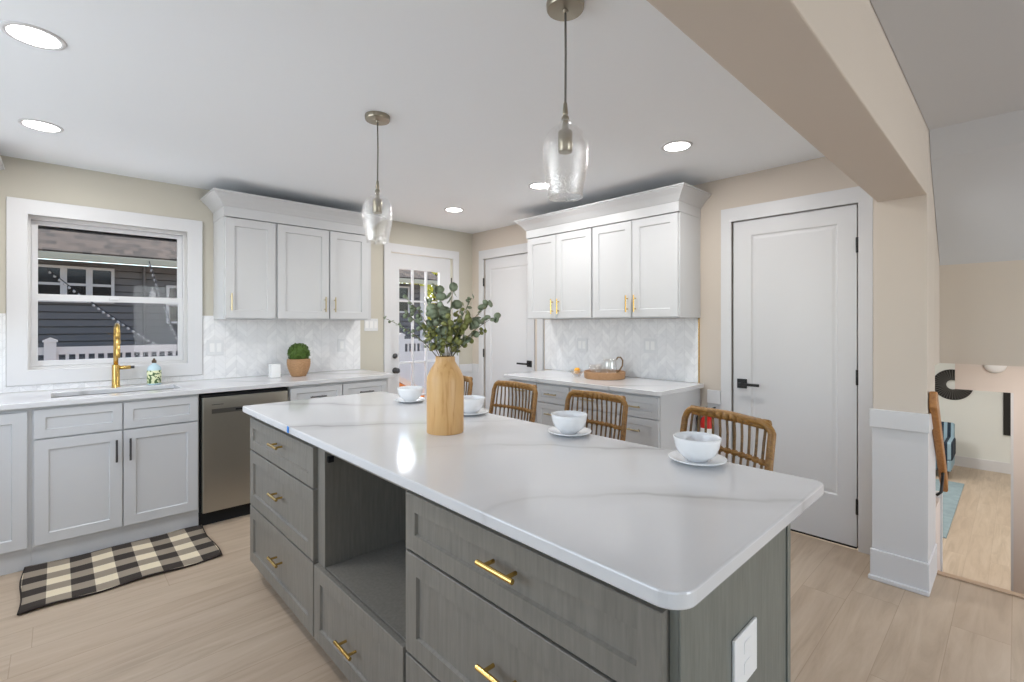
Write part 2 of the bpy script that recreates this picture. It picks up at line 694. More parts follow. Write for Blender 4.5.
class Face:
    """local frame on a vertical face: u horizontal, z up, n outward"""
    def __init__(s, kind, w0):
        s.kind, s.w0 = kind, w0        # 'A': n=-y ; 'B': n=-x ; 'E': n=-y too
    def P(s, u, z, n):
        return (u, s.w0 - n, z) if s.kind == 'A' else (s.w0 - n, u, z)


def shaker(F, u0, u1, z0, z1, t=0.02, fr=0.057, rec=0.009, slope=0.004, n0=0.0):
    """recessed-panel door or drawer front as one mesh"""
    u0, u1 = sorted((u0, u1))
    bm = bmesh.new()
    fr = min(fr, (z1 - z0) * 0.3, (u1 - u0) * 0.3)
    def ring(d, n):
        return [bm.verts.new(F.P(u, z, n)) for u, z in ((u0 + d, z0 + d), (u1 - d, z0 + d), (u1 - d, z1 - d), (u0 + d, z1 - d))]
    e = 0.0015
    rings = [ring(0, n0), ring(0, n0 + t - e), ring(e, n0 + t), ring(fr, n0 + t), ring(fr + slope, n0 + t - rec)]
    for a, b in zip(rings, rings[1:]):
        for i in range(4):
            bm.faces.new((a[i], a[(i + 1) % 4], b[(i + 1) % 4], b[i]))
    bm.faces.new(rings[0][::-1]); bm.faces.new(rings[-1])
    return bm


def pull(F, u, z, L=0.11, vert=False, n0=0.02, r=0.0055, off=0.03):
    bm = bmesh.new()
    d = L / 2
    if vert:
        a, b = F.P(u, z - d, n0 + off), F.P(u, z + d, n0 + off)
        posts = [(u, z - d * 0.62), (u, z + d * 0.62)]
    else:
        a, b = F.P(u - d, z, n0 + off), F.P(u + d, z, n0 + off)
        posts = [(u - d * 0.62, z), (u + d * 0.62, z)]
    tube(bm, [a, b], r, 12)
    for (pu, pz) in posts:
        tube(bm, [F.P(pu, pz, n0), F.P(pu, pz, n0 + off)], r * 0.8, 10)
    return bm


FA = Face('A', -0.58)     # base cabinets, window wall
FAu = Face('A', -0.31)
FB = Face('B', -0.58)
FBu = Face('B', -0.31)
H = 2.365

# ================================================================== ROOM SHELL
bm = bmesh.new()
slab_holes(bm, [-4.7, 0.12], [-0.6, 2.5], 0.0, 0.14, [(-3.575, -2.715, 1.035, 2.03), (-1.045, -0.285, 0.0, 2.065)], 'xzy')
struct('wall_back', bm, M['beige_cool'], label='beige painted wall with the sink window and the glazed door')
bm = bmesh.new()
slab_holes(bm, [-3.7465, 0.0], [0.0, 2.5], 0.0, 0.12, [(-0.985, -0.205, 0.0, 2.065), (-3.63, -2.888, 0.0, 2.058)], 'yzx')
struct('wall_right', bm, M['beige'], label='warm beige wall with two closed white doors')
struct('wall_left', bx(-4.82, -4.7, -7.9, 0.14, 0, 2.5), M['beige_cool']) if False else None
bm = bmesh.new()
slab_holes(bm, [-8.12, 0.14], [0.0, 2.5], -4.82, -4.7, [(-7.2, -4.8, 0.4, 2.2), (-3.3, -0.9, 0.95, 2.15)], 'yzx')
struct('wall_left', bm, M['beige_cool'])
bm = bmesh.new()
slab_holes(bm, [-4.82, 0.12], [0.0, 2.5], -8.12, -8.0, [(-2.35, -0.45, 0.4, 2.2)], 'xzy')
struct('wall_front', bm, M['beige_cool'])
struct('wall_stair_side', bx(0.0, 0.12, -8.0, -4.99, 0, 2.5), M['beige'])
# window frames behind the camera
bm = bmesh.new()
for a in (-2.35, -1.43, -0.51):
    box(bm, a, a + 0.06, -8.08, -8.04, 0.4, 2.2)
for z in (0.4, 2.14):
    box(bm, -2.35, -0.45, -8.08, -8.04, z, z + 0.06)
struct('window_2', bm, M['white_trim'])
bm = bmesh.new()
for a in (-7.2, -6.03, -4.86):
    box(bm, -4.78, -4.74, a, a + 0.06, 0.4, 2.2)
for z in (0.4, 2.14):
    box(bm, -4.78, -4.74, -7.2, -4.8, z, z + 0.06)
struct('window_3', bm, M['white_trim'])
bm = bmesh.new()
for a in (-3.3, -2.13, -0.96):
    box(bm, -4.78, -4.74, a, a + 0.06, 0.95, 2.15)
for z in (0.95, 2.09):
    box(bm, -4.78, -4.74, -3.3, -0.9, z, z + 0.06)
struct('fill_window', bm, M['white_trim'])  # unseen kitchen window, added to let the fill light in
struct('floor', bx(-4.82, 0.0, -8.12, 0.14, -0.1, 0.0), M['floor'], label='light oak plank floor')
bm = bmesh.new()
box(bm, -0.03, 0.012, -4.985, -3.975, 0.0005, 0.008)
struct('trim_1', bm, M['tread'], label='oak nosing strip at the top of the stairs')
# kitchen ceiling, living ceiling
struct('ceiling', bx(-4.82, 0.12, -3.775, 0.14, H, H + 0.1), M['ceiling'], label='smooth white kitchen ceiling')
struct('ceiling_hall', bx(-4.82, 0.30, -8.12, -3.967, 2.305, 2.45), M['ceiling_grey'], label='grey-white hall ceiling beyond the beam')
bm = bmesh.new()
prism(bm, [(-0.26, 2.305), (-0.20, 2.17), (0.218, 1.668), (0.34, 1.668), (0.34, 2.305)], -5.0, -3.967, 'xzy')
box(bm, 0.2185, 0.34, -3.9665, -3.84, 1.669, 2.4)  # added block closing a sun leak beside the header
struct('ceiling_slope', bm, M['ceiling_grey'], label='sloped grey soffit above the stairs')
# beam and pillar
struct('trim_beam', bx(-4.7, -0.31, -3.965, -3.765, 1.972, H + 0.1), M['beige'], bevel=0.004, label='beige dropped beam between kitchen and hall')
struct('wall_pillar', bx(-0.31, 0.0, -3.965, -3.747, 0, H + 0.1), M['beige'], bevel=0.004, label='beige pillar end of the wall beside the stairs')
struct('wall_bulkhead', bx(0.0005, 0.2175, -3.965, -3.85, 1.113, 2.4), M['beige'])
struct('wall_header', bx(0.218, 0.33, -5.0, -3.84, 1.113, 1.668), M['beige'], label='beige header wall above the stairs')
# pillar cladding
PX0, PX1, PY0, PY1 = -0.31, -0.002, -3.965, -3.747
def clad(name, d, z0, z1, m, bev=0.003):
    bm = bmesh.new()
    e = min(d * 0.45, 0.010)
    prism(bm, [(PX0 - d, PY1 + d * 0.5), (PX0 - d, PY0 - e), (PX1, PY0 - e), (PX1, PY0 - 0.0005), (PX0 - 0.0005, PY0 - 0.0005), (PX0 - 0.0005, PY1 + d * 0.5)], z0, z1)
    return struct(name, bm, m, bevel=bev)
clad('trim_2', 0.006, 0.0, 0.80, M['white_trim'])
clad('trim_3', 0.024, 0.797, 0.890, M['white_trim'])
clad('baseboard_pillar', 0.020, 0.0, 0.155, M['white_trim'])
clad('baseboard_pillar_shoe', 0.034, 0.0, 0.022, M['white_trim'], 0.006)

# ---- lower level
struct('floor_lower', bx(0.0, 8.5, -7.0, -0.3, -1.3, -1.2), M['floor'])
struct('ceiling_lower', bx(0.34, 8.5, -7.0, -0.3, 1.24, 1.34), M['ceiling'])
struct('ceiling_sun_gap_strip', bx(0.12, 0.339, -3.839, -0.3, 1.114, 1.24), M['ceiling'])  # unseen strip added to stop sun leaking onto the stairs
struct('wall_lower_far', bx(8.3, 8.42, -7.0, -0.3, -1.2, 1.24), M['white_wall'], label='white far wall of the lower room')
struct('wall_lower_left', bx(0.13, 8.3, -0.42, -0.3, -1.2, 1.24), M['white_wall'])
struct('wall_lower_right', bx(1.7, 8.3, -7.0, -6.88, -1.2, 1.24), M['white_wall'])
struct('wall_lower_under', bx(-0.1, 0.0, -7.0, -0.3, -1.3, -0.1), M['white_wall'])
bm = bmesh.new()
slab_holes(bm, [-7.0, -3.938], [-1.2, 1.24], 1.6, 1.7, [(-4.246, -3.938, -1.2, 0.835)], 'yzx')
struct('wall_stairwell', bm, M['pink_wall'], label='pale wall with the opening at the foot of the stairs')
struct('wall_stair_right', bx(0.0, 1.6, -5.1, -5.0, -1.2, 1.24), M['beige'])
struct('trim_4', bx(1.59, 1.6, -4.250, -4.236, -1.2, 0.835), M['white_trim'], label='white jamb of the lower opening')
struct('baseboard_lower', bx(8.28, 8.3, -6.88, -0.42, -1.2, -1.02), M['white_trim'])
struct('wall_knee', bx(0.0005, 0.27, -3.964, -3.86, -1.2, 0.33), M['pink_wall'])
struct('trim_5', bx(0.27, 0.30, -3.972, -3.85, -1.2, 0.36), M['white_trim'])
st = thing('staircase', 'oak stairs going down to the lower room behind the white pillar', 'stairs', (0.02, -4.48, -1.2))
for i in range(5):
    obj('step', bx(0.03 + i * 0.25, 0.03 + (i + 1) * 0.25, -4.98, -3.985, -1.2, -0.2 * (i + 1)), M['tread'], st, bevel=0.005)

# ---- wainscot pieces
struct('trim_6', bx(-0.02, 0.0, -2.822, -2.725, 0.765, 0.862), M['white_trim'], bevel=0.003, label='white chair rail between counter and pantry door')
struct('trim_7', bx(-0.008, 0.0, -2.822, -2.725, 0.0, 0.765), M['white_trim'])
struct('trim_8', bx(-0.198, -0.022, -0.02, 0.0, 0.80, 0.89), M['white_trim'], bevel=0.003, label='white chair rail in the far corner')
struct('trim_9', bx(-0.198, 0.0, -0.008, 0.0, 0.0, 0.80), M['white_trim'])
struct('trim_10', bx(-0.02, 0.0, -0.13, -0.008, 0.80, 0.89), M['white_trim'], bevel=0.003)
struct('trim_11', bx(-0.008, 0.0, -0.13, -0.008, 0.0, 0.80), M['white_trim'])

# ---- back-splashes
bm = bmesh.new()
slab_holes(bm, [-4.7, -1.357], [0.913, 1.372], -0.009, -0.0005, [(-3.659, -2.629, 0.95, 1.4)], 'xzy')
struct('trim_12', bm, M['chev_x'], label='white marble chevron backsplash on the window wall')
struct('trim_13', bx(-0.009, -0.0005, -2.656, -1.125, 0.903, 1.379), M['chev_y'], label='white marble chevron backsplash on the right wall')
struct('trim_14', bx(-0.012, -0.0005, -2.662, -2.656, 0.903, 1.379), M['gold'], label='thin brass edge strip of the backsplash')

# ================================================================== WINDOW 1
def casing(name, F, u0, u1, z0, z1, wd, closed=True, d=0.02, tw=None):
    """picture-frame casing on a wall face; u0..u1,z0..z1 are OUTER"""
    u0, u1 = sorted((u0, u1))
    bm = bmesh.new()
    hole = (u0 + wd, u1 - wd, z0 + (wd if closed else -1), z1 - (tw or wd))
    if F.kind == 'A':
        slab_holes(bm, [u0, u1], [z0, z1], F.w0 - d, F.w0 - 0.0005, [(hole[0], hole[1], max(hole[2], z0 - 0.001) if not closed else hole[2], hole[3])], 'xzy')
    else:
        slab_holes(bm, [u0, u1], [z0, z1], F.w0 - d, F.w0 - 0.0005, [(hole[0], hole[1], max(hole[2], z0 - 0.001) if not closed else hole[2], hole[3])], 'yzx')
    return bm
W0 = Face('A', 0.0)
WB0 = Face('B', 0.0)
win = thing('window_1', 'white double-hung window over the sink', 'window', (-3.14, 0.0, 1.0))
for k_ in ('label', 'category'):
    del win[k_]
win['kind'] = 'structure'
obj('window_casing', casing('c', W0, -3.657, -2.631, 0.952, 2.116, 0.094), M['white_trim'], win, bevel=0.003)
bm = bmesh.new()
slab_holes(bm, [-3.574, -2.716], [1.036, 2.029], 0.05, 0.12, [(-3.552, -2.742, 1.062, 2.005)], 'xzy')
obj('window_frame', bm, M['white_trim'], win, bevel=0.002)
# upper sash (outer), lower sash (inner)
bm = bmesh.new()
slab_holes(bm, [-3.551, -2.743], [1.488, 2.004], 0.088, 0.112, [(-3.521, -2.772, 1.53, 1.978)], 'xzy')
obj('sash', bm, M['white_trim'], win, bevel=0.002)
bm = bmesh.new()
slab_holes(bm, [-3.551, -2.743], [1.063, 1.53], 0.060, 0.084, [(-3.521, -2.772, 1.098, 1.487)], 'xzy')
obj('sash', bm, M['white_trim'], win, bevel=0.002)
obj('window_pane', bx(-3.520, -2.773, 0.098, 0.101, 1.531, 1.977), M['glass'], win)
obj('window_pane', bx(-3.520, -2.773, 0.070, 0.073, 1.099, 1.486), M['glass'], win)
obj('sash_lock', bx(-3.17, -3.12, 0.045, 0.059, 1.50, 1.516), M['white_trim'], win, bevel=0.002)

# ================================================================== GLASS DOOR (door_1)
d1 = thing('door_1', 'x', 'x', (-0.665, 0.0, 0.0))
for k_ in ('label', 'category'):
    del d1[k_]
d1['kind'] = 'structure'
d1['label'] = 'white back door with a grid of glass panes'
obj('door_casing', casing('c', W0, -1.113, -0.205, 0.0, 2.137, 0.073, closed=False, tw=0.084), M['white_trim'], d1, bevel=0.003)
bm = bmesh.new()
slab_holes(bm, [-1.031, -0.300], [0.012, 2.050], 0.012, 0.052, [(-0.931, -0.440, 0.28, 1.895)], 'xzy')
obj('door_slab', bm, M['white_trim'], d1, bevel=0.002)
bm = bmesh.new()
GX0, GX1, GZ0, GZ1 = -0.931, -0.440, 0.28, 1.895
for i in (1, 2):
    u = GX0 + (GX1 - GX0) * i / 3
    box(bm, u - 0.009, u + 0.009, 0.018, 0.046, GZ0, GZ1)
for z in (1.572, 0.945, 0.60):
    box(bm, GX0, GX1, 0.020, 0.044, z - 0.009, z + 0.009)
obj('muntin_grid', bm, M['white_trim'], d1)
obj('door_pane', bx(GX0, GX1, 0.030, 0.033, GZ0, GZ1), M['glass'], d1)
for z, nm, r in ((1.019, 'deadbolt', 0.026), (0.874, 'door_knob', 0.030)):
    bm = bmesh.new()
    if nm == 'deadbolt':
        lathe(bm, [(r, 0.0), (r, -0.008), (r * 0.85, -0.014), (0.012, -0.016), (0.012, -0.024)], (-0.981, 0.012, z), 24, 'y')
    else:
        lathe(bm, [(r, 0.0), (r, -0.007), (0.012, -0.010), (0.011, -0.03), (0.02, -0.036), (0.027, -0.046), (0.026, -0.058), (0.016, -0.064)], (-0.981, 0.012, z), 24, 'y')
    obj(nm, bm, M['graphite'], d1, smooth=True)
for z in (1.80, 1.02, 0.25):
    bm = bmesh.new()
    tube(bm, [(-0.291, 0.006, z - 0.045), (-0.291, 0.006, z + 0.045)], 0.006, 10)
    obj('hinge', bm, M['graphite'], d1)

# ================================================================== SOLID DOORS
def panel_door(name, y0, y1, ztop, cas, pan, lever_y, lever_dir, hinge_y, label, lever_z):
    """y0>y1 slab edges on wall B"""
    d = bpy.data.objects.new(name, None); COL.objects.link(d)
    d.location = (0, (y0 + y1) / 2, 0)
    d['kind'] = 'structure'; d['label'] = label
    obj('door_casing', casing('c', WB0, cas[0], cas[1], 0.0, cas[2], cas[3], closed=False, tw=cas[2] - ztop - 0.004), M['white_trim'], d, bevel=0.003)
    bm = bmesh.new()
    F = WB0
    ya, yb = sorted((y0, y1))
    pa, pb = sorted(pan[:2])
    def ring(a, b, z0, z1, n):
        return [bm.verts.new(F.P(u, z, n)) for u, z in ((a, z0), (b, z0), (b, z1), (a, z1))]
    rs = [ring(ya, yb, 0.014, ztop, -0.045), ring(ya, yb, 0.014, ztop, -0.006), ring(pa, pb, pan[2], pan[3], -0.006),
          ring(pa + 0.008, pb - 0.008, pan[2] + 0.008, pan[3] - 0.008, -0.013), ring(pa + 0.016, pb - 0.016, pan[2] + 0.016, pan[3] - 0.016, -0.013),
          ring(pa + 0.03, pb - 0.03, pan[2] + 0.03, pan[3] - 0.03, -0.010)]
    for a, b in zip(rs, rs[1:]):
        for i in range(4):
            bm.faces.new((a[i], a[(i + 1) % 4], b[(i + 1) % 4], b[i]))
    bm.faces.new(rs[0][::-1]); bm.faces.new(rs[-1])
    obj('door_slab', bm, M['white_trim'], d)
    bm = bmesh.new()
    box(bm, -0.004, 0.006, lever_y - 0.032, lever_y + 0.032, lever_z - 0.032, lever_z + 0.032)
    tube(bm, [(-0.004, lever_y, lever_z), (-0.045, lever_y, lever_z)], 0.011, 12)
    box(bm, -0.055, -0.043, min(lever_y, lever_y + lever_dir * 0.12) - 0.008, max(lever_y, lever_y + lever_dir * 0.12) + 0.008, lever_z - 0.009, lever_z + 0.009)
    obj('door_handle', bm, M['black'], d, bevel=0.002)
    for z in (1.80, 1.02, 0.258):
        bm = bmesh.new()
        tube(bm, [(-0.014, hinge_y, z - 0.045), (-0.014, hinge_y, z + 0.045)], 0.0085, 10)
        obj('hinge', bm, M['black'], d)
    obj('door_gap_strip', bx(0.008, 0.044, ya, yb, 0.001, 0.0135), M['door_black_gap'], d)  # dark strip filling the gap under the door
    return d
panel_door('door_2', -0.221, -0.971, 2.052, (-0.134, -1.106, 2.150, 0.075), (-0.305, -0.88, 0.26, 1.94), -0.905, 1, -0.213,
           'white single-panel door in the far corner', 0.939)
panel_door('door_3', -2.902, -3.6155, 2.045, (-2.825, -3.697, 2.143, 0.07), (-3.02, -3.52, 0.295, 1.943), -2.962, -1, -3.6225,
           'white single-panel pantry door beside the pillar', 0.925)
# jamb backing keeps the door openings dark behind the slabs
struct('trim_15', bx(0.05, 0.118, -3.629, -2.889, 0.0, 2.057), M['white_trim'])
struct('trim_16', bx(0.05, 0.118, -0.984, -0.206, 0.0, 2.064), M['white_trim'])

# ================================================================== COUNTERS ON WINDOW WALL
bm = bmesh.new()
SX0, SX1, SY0, SY1 = -3.456, -2.835, -0.475, -0.175
slab_holes(bm, [-4.69, -1.345], [-0.625, -0.0095], 0.882, 0.912, [(SX0, SX1, SY0, SY1)], 'xyz')
o = obj('worktop', bm, M['quartz'], loc=(-3.0, -0.3, 0.882), bevel=0.003)
tag(o, 'long white quartz worktop with sink cutout under the window', 'countertop')
# sink bowl
bm = bmesh.new()
t_ = 0.006
def openbox(bm, x0, x1, y0, y1, z0, z1, t):
    box(bm, x0, x1, y0, y1, z0, z0 + t)
    box(bm, x0, x0 + t, y0, y1, z0 + t, z1)
    box(bm, x1 - t, x1, y0, y1, z0 + t, z1)
    box(bm, x0 + t, x1 - t, y0, y0 + t, z0 + t, z1)
    box(bm, x0 + t, x1 - t, y1 - t, y1, z0 + t, z1)
openbox(bm, SX0 - 0.008, SX1 + 0.008, SY0 - 0.008, SY1 + 0.008, 0.70, 0.8815, t_)
s_ = thing('kitchen_sink', 'steel undermount sink set into the worktop under the window', 'sink', (-3.15, -0.32, 0.70))
obj('sink_bowl', bm, M['sink'], s_)
bm = bmesh.new()
lathe(bm, [(0.04, 0.7062), (0.04, 0.709), (0.03, 0.709), (0.028, 0.7075)], (-3.15, -0.32, 0), 24)
obj('drain', bm, M['graphite'], s_, smooth=True)

def base_body(name, x0, x1, label, holes=False, top=0.8815, open_top=False):
    t = thing(name, label, 'cabinet', ((x0 + x1) / 2, -0.3, 0.0))
    bm = bmesh.new()
    if open_top:
        box(bm, x0, x0 + 0.018, -0.58, -0.012, 0.10, top)
        box(bm, x1 - 0.018, x1, -0.58, -0.012, 0.10, top)
        box(bm, x0 + 0.018, x1 - 0.018, -0.58, -0.012, 0.10, 0.118)
        box(bm, x0 + 0.018, x1 - 0.018, -0.58, -0.562, 0.118, top)
    else:
        box(bm, x0, x1, -0.58, -0.012, 0.10, top)
    obj('body', bm, M['white_paint'], t)
    return t
# left-most base cabinet
cb = base_body('base_cabinet', -4.18, -3.531, 'white shaker base cabinet at the left edge of the picture, left of the sink cabinet')
obj('toe_kick', bx(-4.18, -3.531, -0.565, -0.545, 0.0, 0.0995), M['white_paint'], cb)
obj('door', shaker(FA, -4.15, -3.547, 0.125, 0.86), M['white_paint'], cb)
# sink cabinet
cb = base_body('sink_cabinet', -3.530, -2.757, 'white shaker sink cabinet with two doors under the window', open_top=True)
obj('toe_kick', bx(-3.530, -2.757, -0.568, -0.55, 0.0, 0.0995), M['white_paint'], cb)
for a, b, h in ((-3.522, -3.148, -3.176), (-3.142, -2.765, -3.112)):
    obj('drawer_front', shaker(FA, a, b, 0.708, 0.866, fr=0.045), M['white_paint'], cb)
    dd = obj('door', shaker(FA, a, b, 0.127, 0.700), M['white_paint'], cb)
    obj('handle', pull(FA, h, 0.587, 0.13, True), M['graphite'], dd)
# dishwasher
dw = thing('dishwasher', 'stainless steel dishwasher between the sink cabinet and the drawers', 'dishwasher', (-2.476, -0.3, 0.0))
obj('body', bx(-2.752, -2.200, -0.572, -0.012, 0.06, 0.868), M['dark'], dw)
bm = bmesh.new()
slab_holes(bm, [-2.742, -2.209], [0.094, 0.850], -0.610, -0.574, [], 'xzy')
obj('door', bm, M['steel'], dw, bevel=0.004)
obj('control_strip', bx(-2.742, -2.209, -0.600, -0.574, 0.8505, 0.866), M['dark'], dw)
hd = obj('pocket_handle', bx(-2.690, -2.262, -0.6125, -0.6102, 0.742, 0.772), M['steel_dark'], dw)
obj('latch', bx(-2.55, -2.40, -0.6145, -0.6127, 0.752, 0.764), M['dark'], hd)
obj('badge', bx(-2.690, -2.622, -0.612, -0.6102, 0.799, 0.803), M['graphite'], dw)
obj('toe_kick', bx(-2.752, -2.200, -0.560, -0.545, 0.0, 0.0595), M['dark'], dw)
# drawer / door cabinets right of dishwasher
def drawer_cab(x0, x1, a, b, hx, label, name='drawer_cabinet'):
    cb = base_body(name, x0, x1, label)
    obj('toe_kick', bx(x0, x1, -0.52, -0.50, 0.0, 0.0995), M['white_paint'], cb)
    dr = obj('drawer', shaker(FA, a, b, 0.716, 0.862, fr=0.042), M['white_paint'], cb)
    obj('handle', pull(FA, hx, 0.787, 0.12), M['graphite'], dr)
    dd = obj('door', shaker(FA, a, b, 0.125, 0.708), M['white_paint'], cb)
    obj('handle', pull(FA, b - 0.04, 0.62, 0.12, True), M['graphite'], dd)
drawer_cab(-2.194, -1.792, -2.188, -1.796, -1.992, 'white shaker cabinet with a top drawer just right of the dishwasher')
drawer_cab(-1.791, -1.385, -1.787, -1.41, -1.60, 'white shaker cabinet with a top drawer at the end beside the glazed door')

# ---------------- upper cabinets, window wall
def crown(bm, F, u0, u1, z0, z1, proj, depth, left=True, right=True):
    """crown wrapped on a cabinet top: frieze + flared moulding"""
    prof = [(0.0, z0), (0.0, z0 + (z1 - z0) * 0.42), (0.008, z0 + (z1 - z0) * 0.46), (0.014, z0 + (z1 - z0) * 0.52),
            (proj * 0.45, z0 + (z1 - z0) * 0.70), (proj * 0.85, z0 + (z1 - z0) * 0.88), (proj * 0.9, z0 + (z1 - z0) * 0.93), (proj, z0 + (z1 - z0) * 0.94), (proj, z1)]
    # path in (u, n): wall -> front left -> front right -> wall
    rings = []
    for off, z in prof:
        ol = off if left else 0.0
        orr = off if right else 0.0
        rings.append([bm.verts.new(F.P(u, z, n)) for u, n in ((u0 - ol, 0.0), (u0 - ol, depth + off), (u1 + orr, depth + off), (u1 + orr, 0.0))])
    for a, b in zip(rings, rings[1:]):
        for i in range(4):
            bm.faces.new((a[i], a[(i + 1) % 4], b[(i + 1) % 4], b[i]))
    bm.faces.new(rings[0][::-1]); bm.faces.new(rings[-1])

W01 = Face('A', -0.002)
W02 = Face('B', -0.002)
def upper_A(x0, x1, doors, label, zb=1.373):
    t = thing('wall_cabinet', label, 'cabinet', ((x0 + x1) / 2, -0.15, zb), group='white wall cabinets on the window wall')
    obj('body', bx(x0, x1, -0.31, -0.002, zb, 2.1165), M['white_paint'], t)
    for a, b, hx in doors:
        dd = obj('door', shaker(FAu, a, b, zb + 0.008, 2.112), M['white_paint'], t)
        obj('handle', pull(FAu, hx, 1.497, 0.125, True), M['champagne'], dd)
    return t
upper_A(-2.556, -2.200, [(-2.546, -2.207, -2.513)], 'white one-door wall cabinet nearest the sink window, handle at its left')
upper_A(-2.199, -1.404, [(-2.190, -1.790, -1.826), (-1.778, -1.442, -1.745)], 'white two-door wall cabinet nearest the glazed door')
bm = bmesh.new()
crown(bm, W01, -2.558, -1.402, 2.118, 2.285, 0.085, 0.334)
# hollow it around the bodies by lifting onto the tops
o = obj('crown_moulding', bm, M['white_paint'], loc=(-2.0, -0.17, 2.19))
tag(o, 'white crown moulding along the top of the wall cabinets by the window', 'moulding')
# corner cabinet at far left, only its crown reaches the picture
t = thing('wall_cabinet', 'white wall cabinet whose crown just enters at the left edge of the picture', 'cabinet', (-4.2, -0.15, 1.373))
obj('body', bx(-4.69, -3.76, -0.31, -0.002, 1.373, 2.1905), M['white_paint'], t)
obj('door', shaker(FAu, -4.2, -3.78, 1.381, 2.112), M['white_paint'], t)
bm = bmesh.new()
crown(bm, W01, -4.60, -3.755, 2.191, 2.285, 0.092, 0.334)
obj('crown', bm, M['white_paint'], t)

# ================================================================== RIGHT WALL RUN
bm = bmesh.new()
prism(bm, rrect(-0.64, -0.0095, -2.700, -1.215, (0.05, 0, 0, 0.02)), 0.872, 0.902)
o = obj('worktop', bm, M['quartz'], loc=(-0.3, -1.95, 0.872), bevel=0.003)
tag(o, 'white quartz worktop with the rattan tray, right wall', 'countertop')
def base_B(y0, y1, dr, label, name='drawer_cabinet', side=0):
    t = thing(name, label, 'cabinet', (-0.3, (y0 + y1) / 2, 0.0), group='white drawer cabinets on the right wall')
    obj('body', bx(-0.58, -0.012, y0, y1, 0.10, 0.8715), M['white_paint'], t)
    obj('toe_kick', bx(-0.52, -0.50, y0, y1, 0.0, 0.0995), M['white_paint'], t)
    a, b = dr
    for z0, z1 in ((0.712, 0.852), (0.415, 0.705), (0.12, 0.408)):
        d = obj('drawer', shaker(FB, a, b, z0, z1, fr=0.045), M['white_paint'], t)
        obj('handle', pull(FB, (a + b) / 2, (z0 + z1) / 2 if z0 > 0.7 else z1 - 0.08, 0.12), M['champagne'], d)
    return t
base_B(-1.572, -1.235, (-1.566, -1.242), 'white three-drawer cabinet at the far end by the corner door, right wall')
base_B(-1.922, -1.573, (-1.917, -1.578), 'white three-drawer cabinet second from the corner door, right wall')
base_B(-2.302, -1.923, (-2.296, -1.928), 'white three-drawer cabinet under the rattan tray, right wall')
t = base_B(-2.672, -2.303, (-2.666, -2.308), 'white three-drawer cabinet at the near end by the pantry door, right wall')
# ---------------- uppers, right wall
def upper_B(y0, y1, doors, label, zb=1.382):
    t = thing('wall_cabinet', label, 'cabinet', (-0.15, (y0 + y1) / 2, zb), group='white wall cabinets on the right wall')
    obj('body', bx(-0.31, -0.002, y0, y1, zb, 2.1105), M['white_paint'], t)
    for a, b, hy in doors:
        dd = obj('door', shaker(FBu, a, b, zb + 0.006, 2.105), M['white_paint'], t)
        obj('handle', pull(FBu, hy, 1.487, 0.125, True), M['gold'], dd)
    return t
upper_B(-1.928, -1.200, [(-1.208, -1.546, -1.516), (-1.552, -1.922, -1.584)], 'white two-door wall cabinet nearest the corner door, right wall')
upper_B(-2.668, -1.929, [(-1.936, -2.294, -2.262), (-2.300, -2.660, -2.330)], 'white two-door wall cabinet nearest the pantry door, right wall')
bm = bmesh.new()
crown(bm, W02, -2.670, -1.198, 2.112, 2.275, 0.08, 0.334)
o = obj('crown_moulding', bm, M['white_paint'], loc=(-0.17, -1.95, 2.19))
tag(o, 'white crown moulding along the top of the wall cabinets nearest the pantry door', 'moulding')

# ================================================================== ISLAND
IX = -2.676       # carcass front
FI = Face('B', IX)
IY0, IY1 = -3.878, -1.492
bm = bmesh.new()
prism(bm, rrect(-2.7237, -1.9076, -3.9129, -1.455, (0.05, 0.03, 0.03, 0.02), 10), 0.872, 0.902)
o = obj('island_worktop', bm, M['quartz'], loc=(-2.31, -2.68, 0.872), bevel=0.004)
tag(o, 'big white quartz island worktop with soft grey veins', 'countertop')
def isl(name, y0, y1, label):
    return thing(name, label, 'cabinet', (-2.4, (y0 + y1) / 2, 0.0))
def isl_handle(F, y, z, L, p):
    obj('handle', pull(F, y, z, L, False, 0.018, 0.0062, 0.032), M['gold'], p)
# far unit: three drawers
c1 = isl('island_drawer_cabinet', -2.372, IY1, 'grey-green island cabinet with three drawers at the far end by the sink')
obj('body', bx(IX, -2.112, -2.354, IY1, 0.10, 0.8715), M['island'], c1)
obj('toe_kick', bx(-2.60, -2.58, -2.354, IY1, 0.0, 0.0995), M['island'], c1)
for z0, z1 in ((0.680, 0.842), (0.392, 0.672), (0.092, 0.384)):
    d = obj('drawer', shaker(FI, IY1 - 0.002, -2.350, z0, z1, t=0.018), M['island'], c1)
    isl_handle(FI, -1.955, (z0 + z1) / 2 + 0.02, 0.115, d)
# middle unit: open microwave bay + drawer
c2 = isl('island_open_cabinet', -3.036, -2.378, 'grey-green island cabinet with an empty open bay above one drawer')
ya, yb = -3.036, -2.356
bm = bmesh.new()
box(bm, IX, -2.112, yb - 0.066, yb, 0.10, 0.8715)
box(bm, IX, -2.112, ya, ya + 0.018, 0.10, 0.8715)
box(bm, -2.13, -2.112, ya + 0.018, yb - 0.066, 0.10, 0.8715)
box(bm, IX, -2.13, ya + 0.018, yb - 0.066, 0.838, 0.8715)
box(bm, IX, -2.13, ya + 0.018, yb - 0.066, 0.10, 0.37)
obj('body', bm, M['island'], c2, bevel=0.0015)
obj('shelf', bx(IX + 0.004, -2.131, ya + 0.019, yb - 0.067, 0.3705, 0.388), M['island'], c2)
obj('toe_kick', bx(-2.60, -2.58, ya, yb, 0.0, 0.0995), M['island'], c2)
bm = bmesh.new()
box(bm, -2.668, -2.646, yb - 0.080, yb - 0.0665, 0.795, 0.818)
obj('hinge_plate', bm, M['black'], c2)
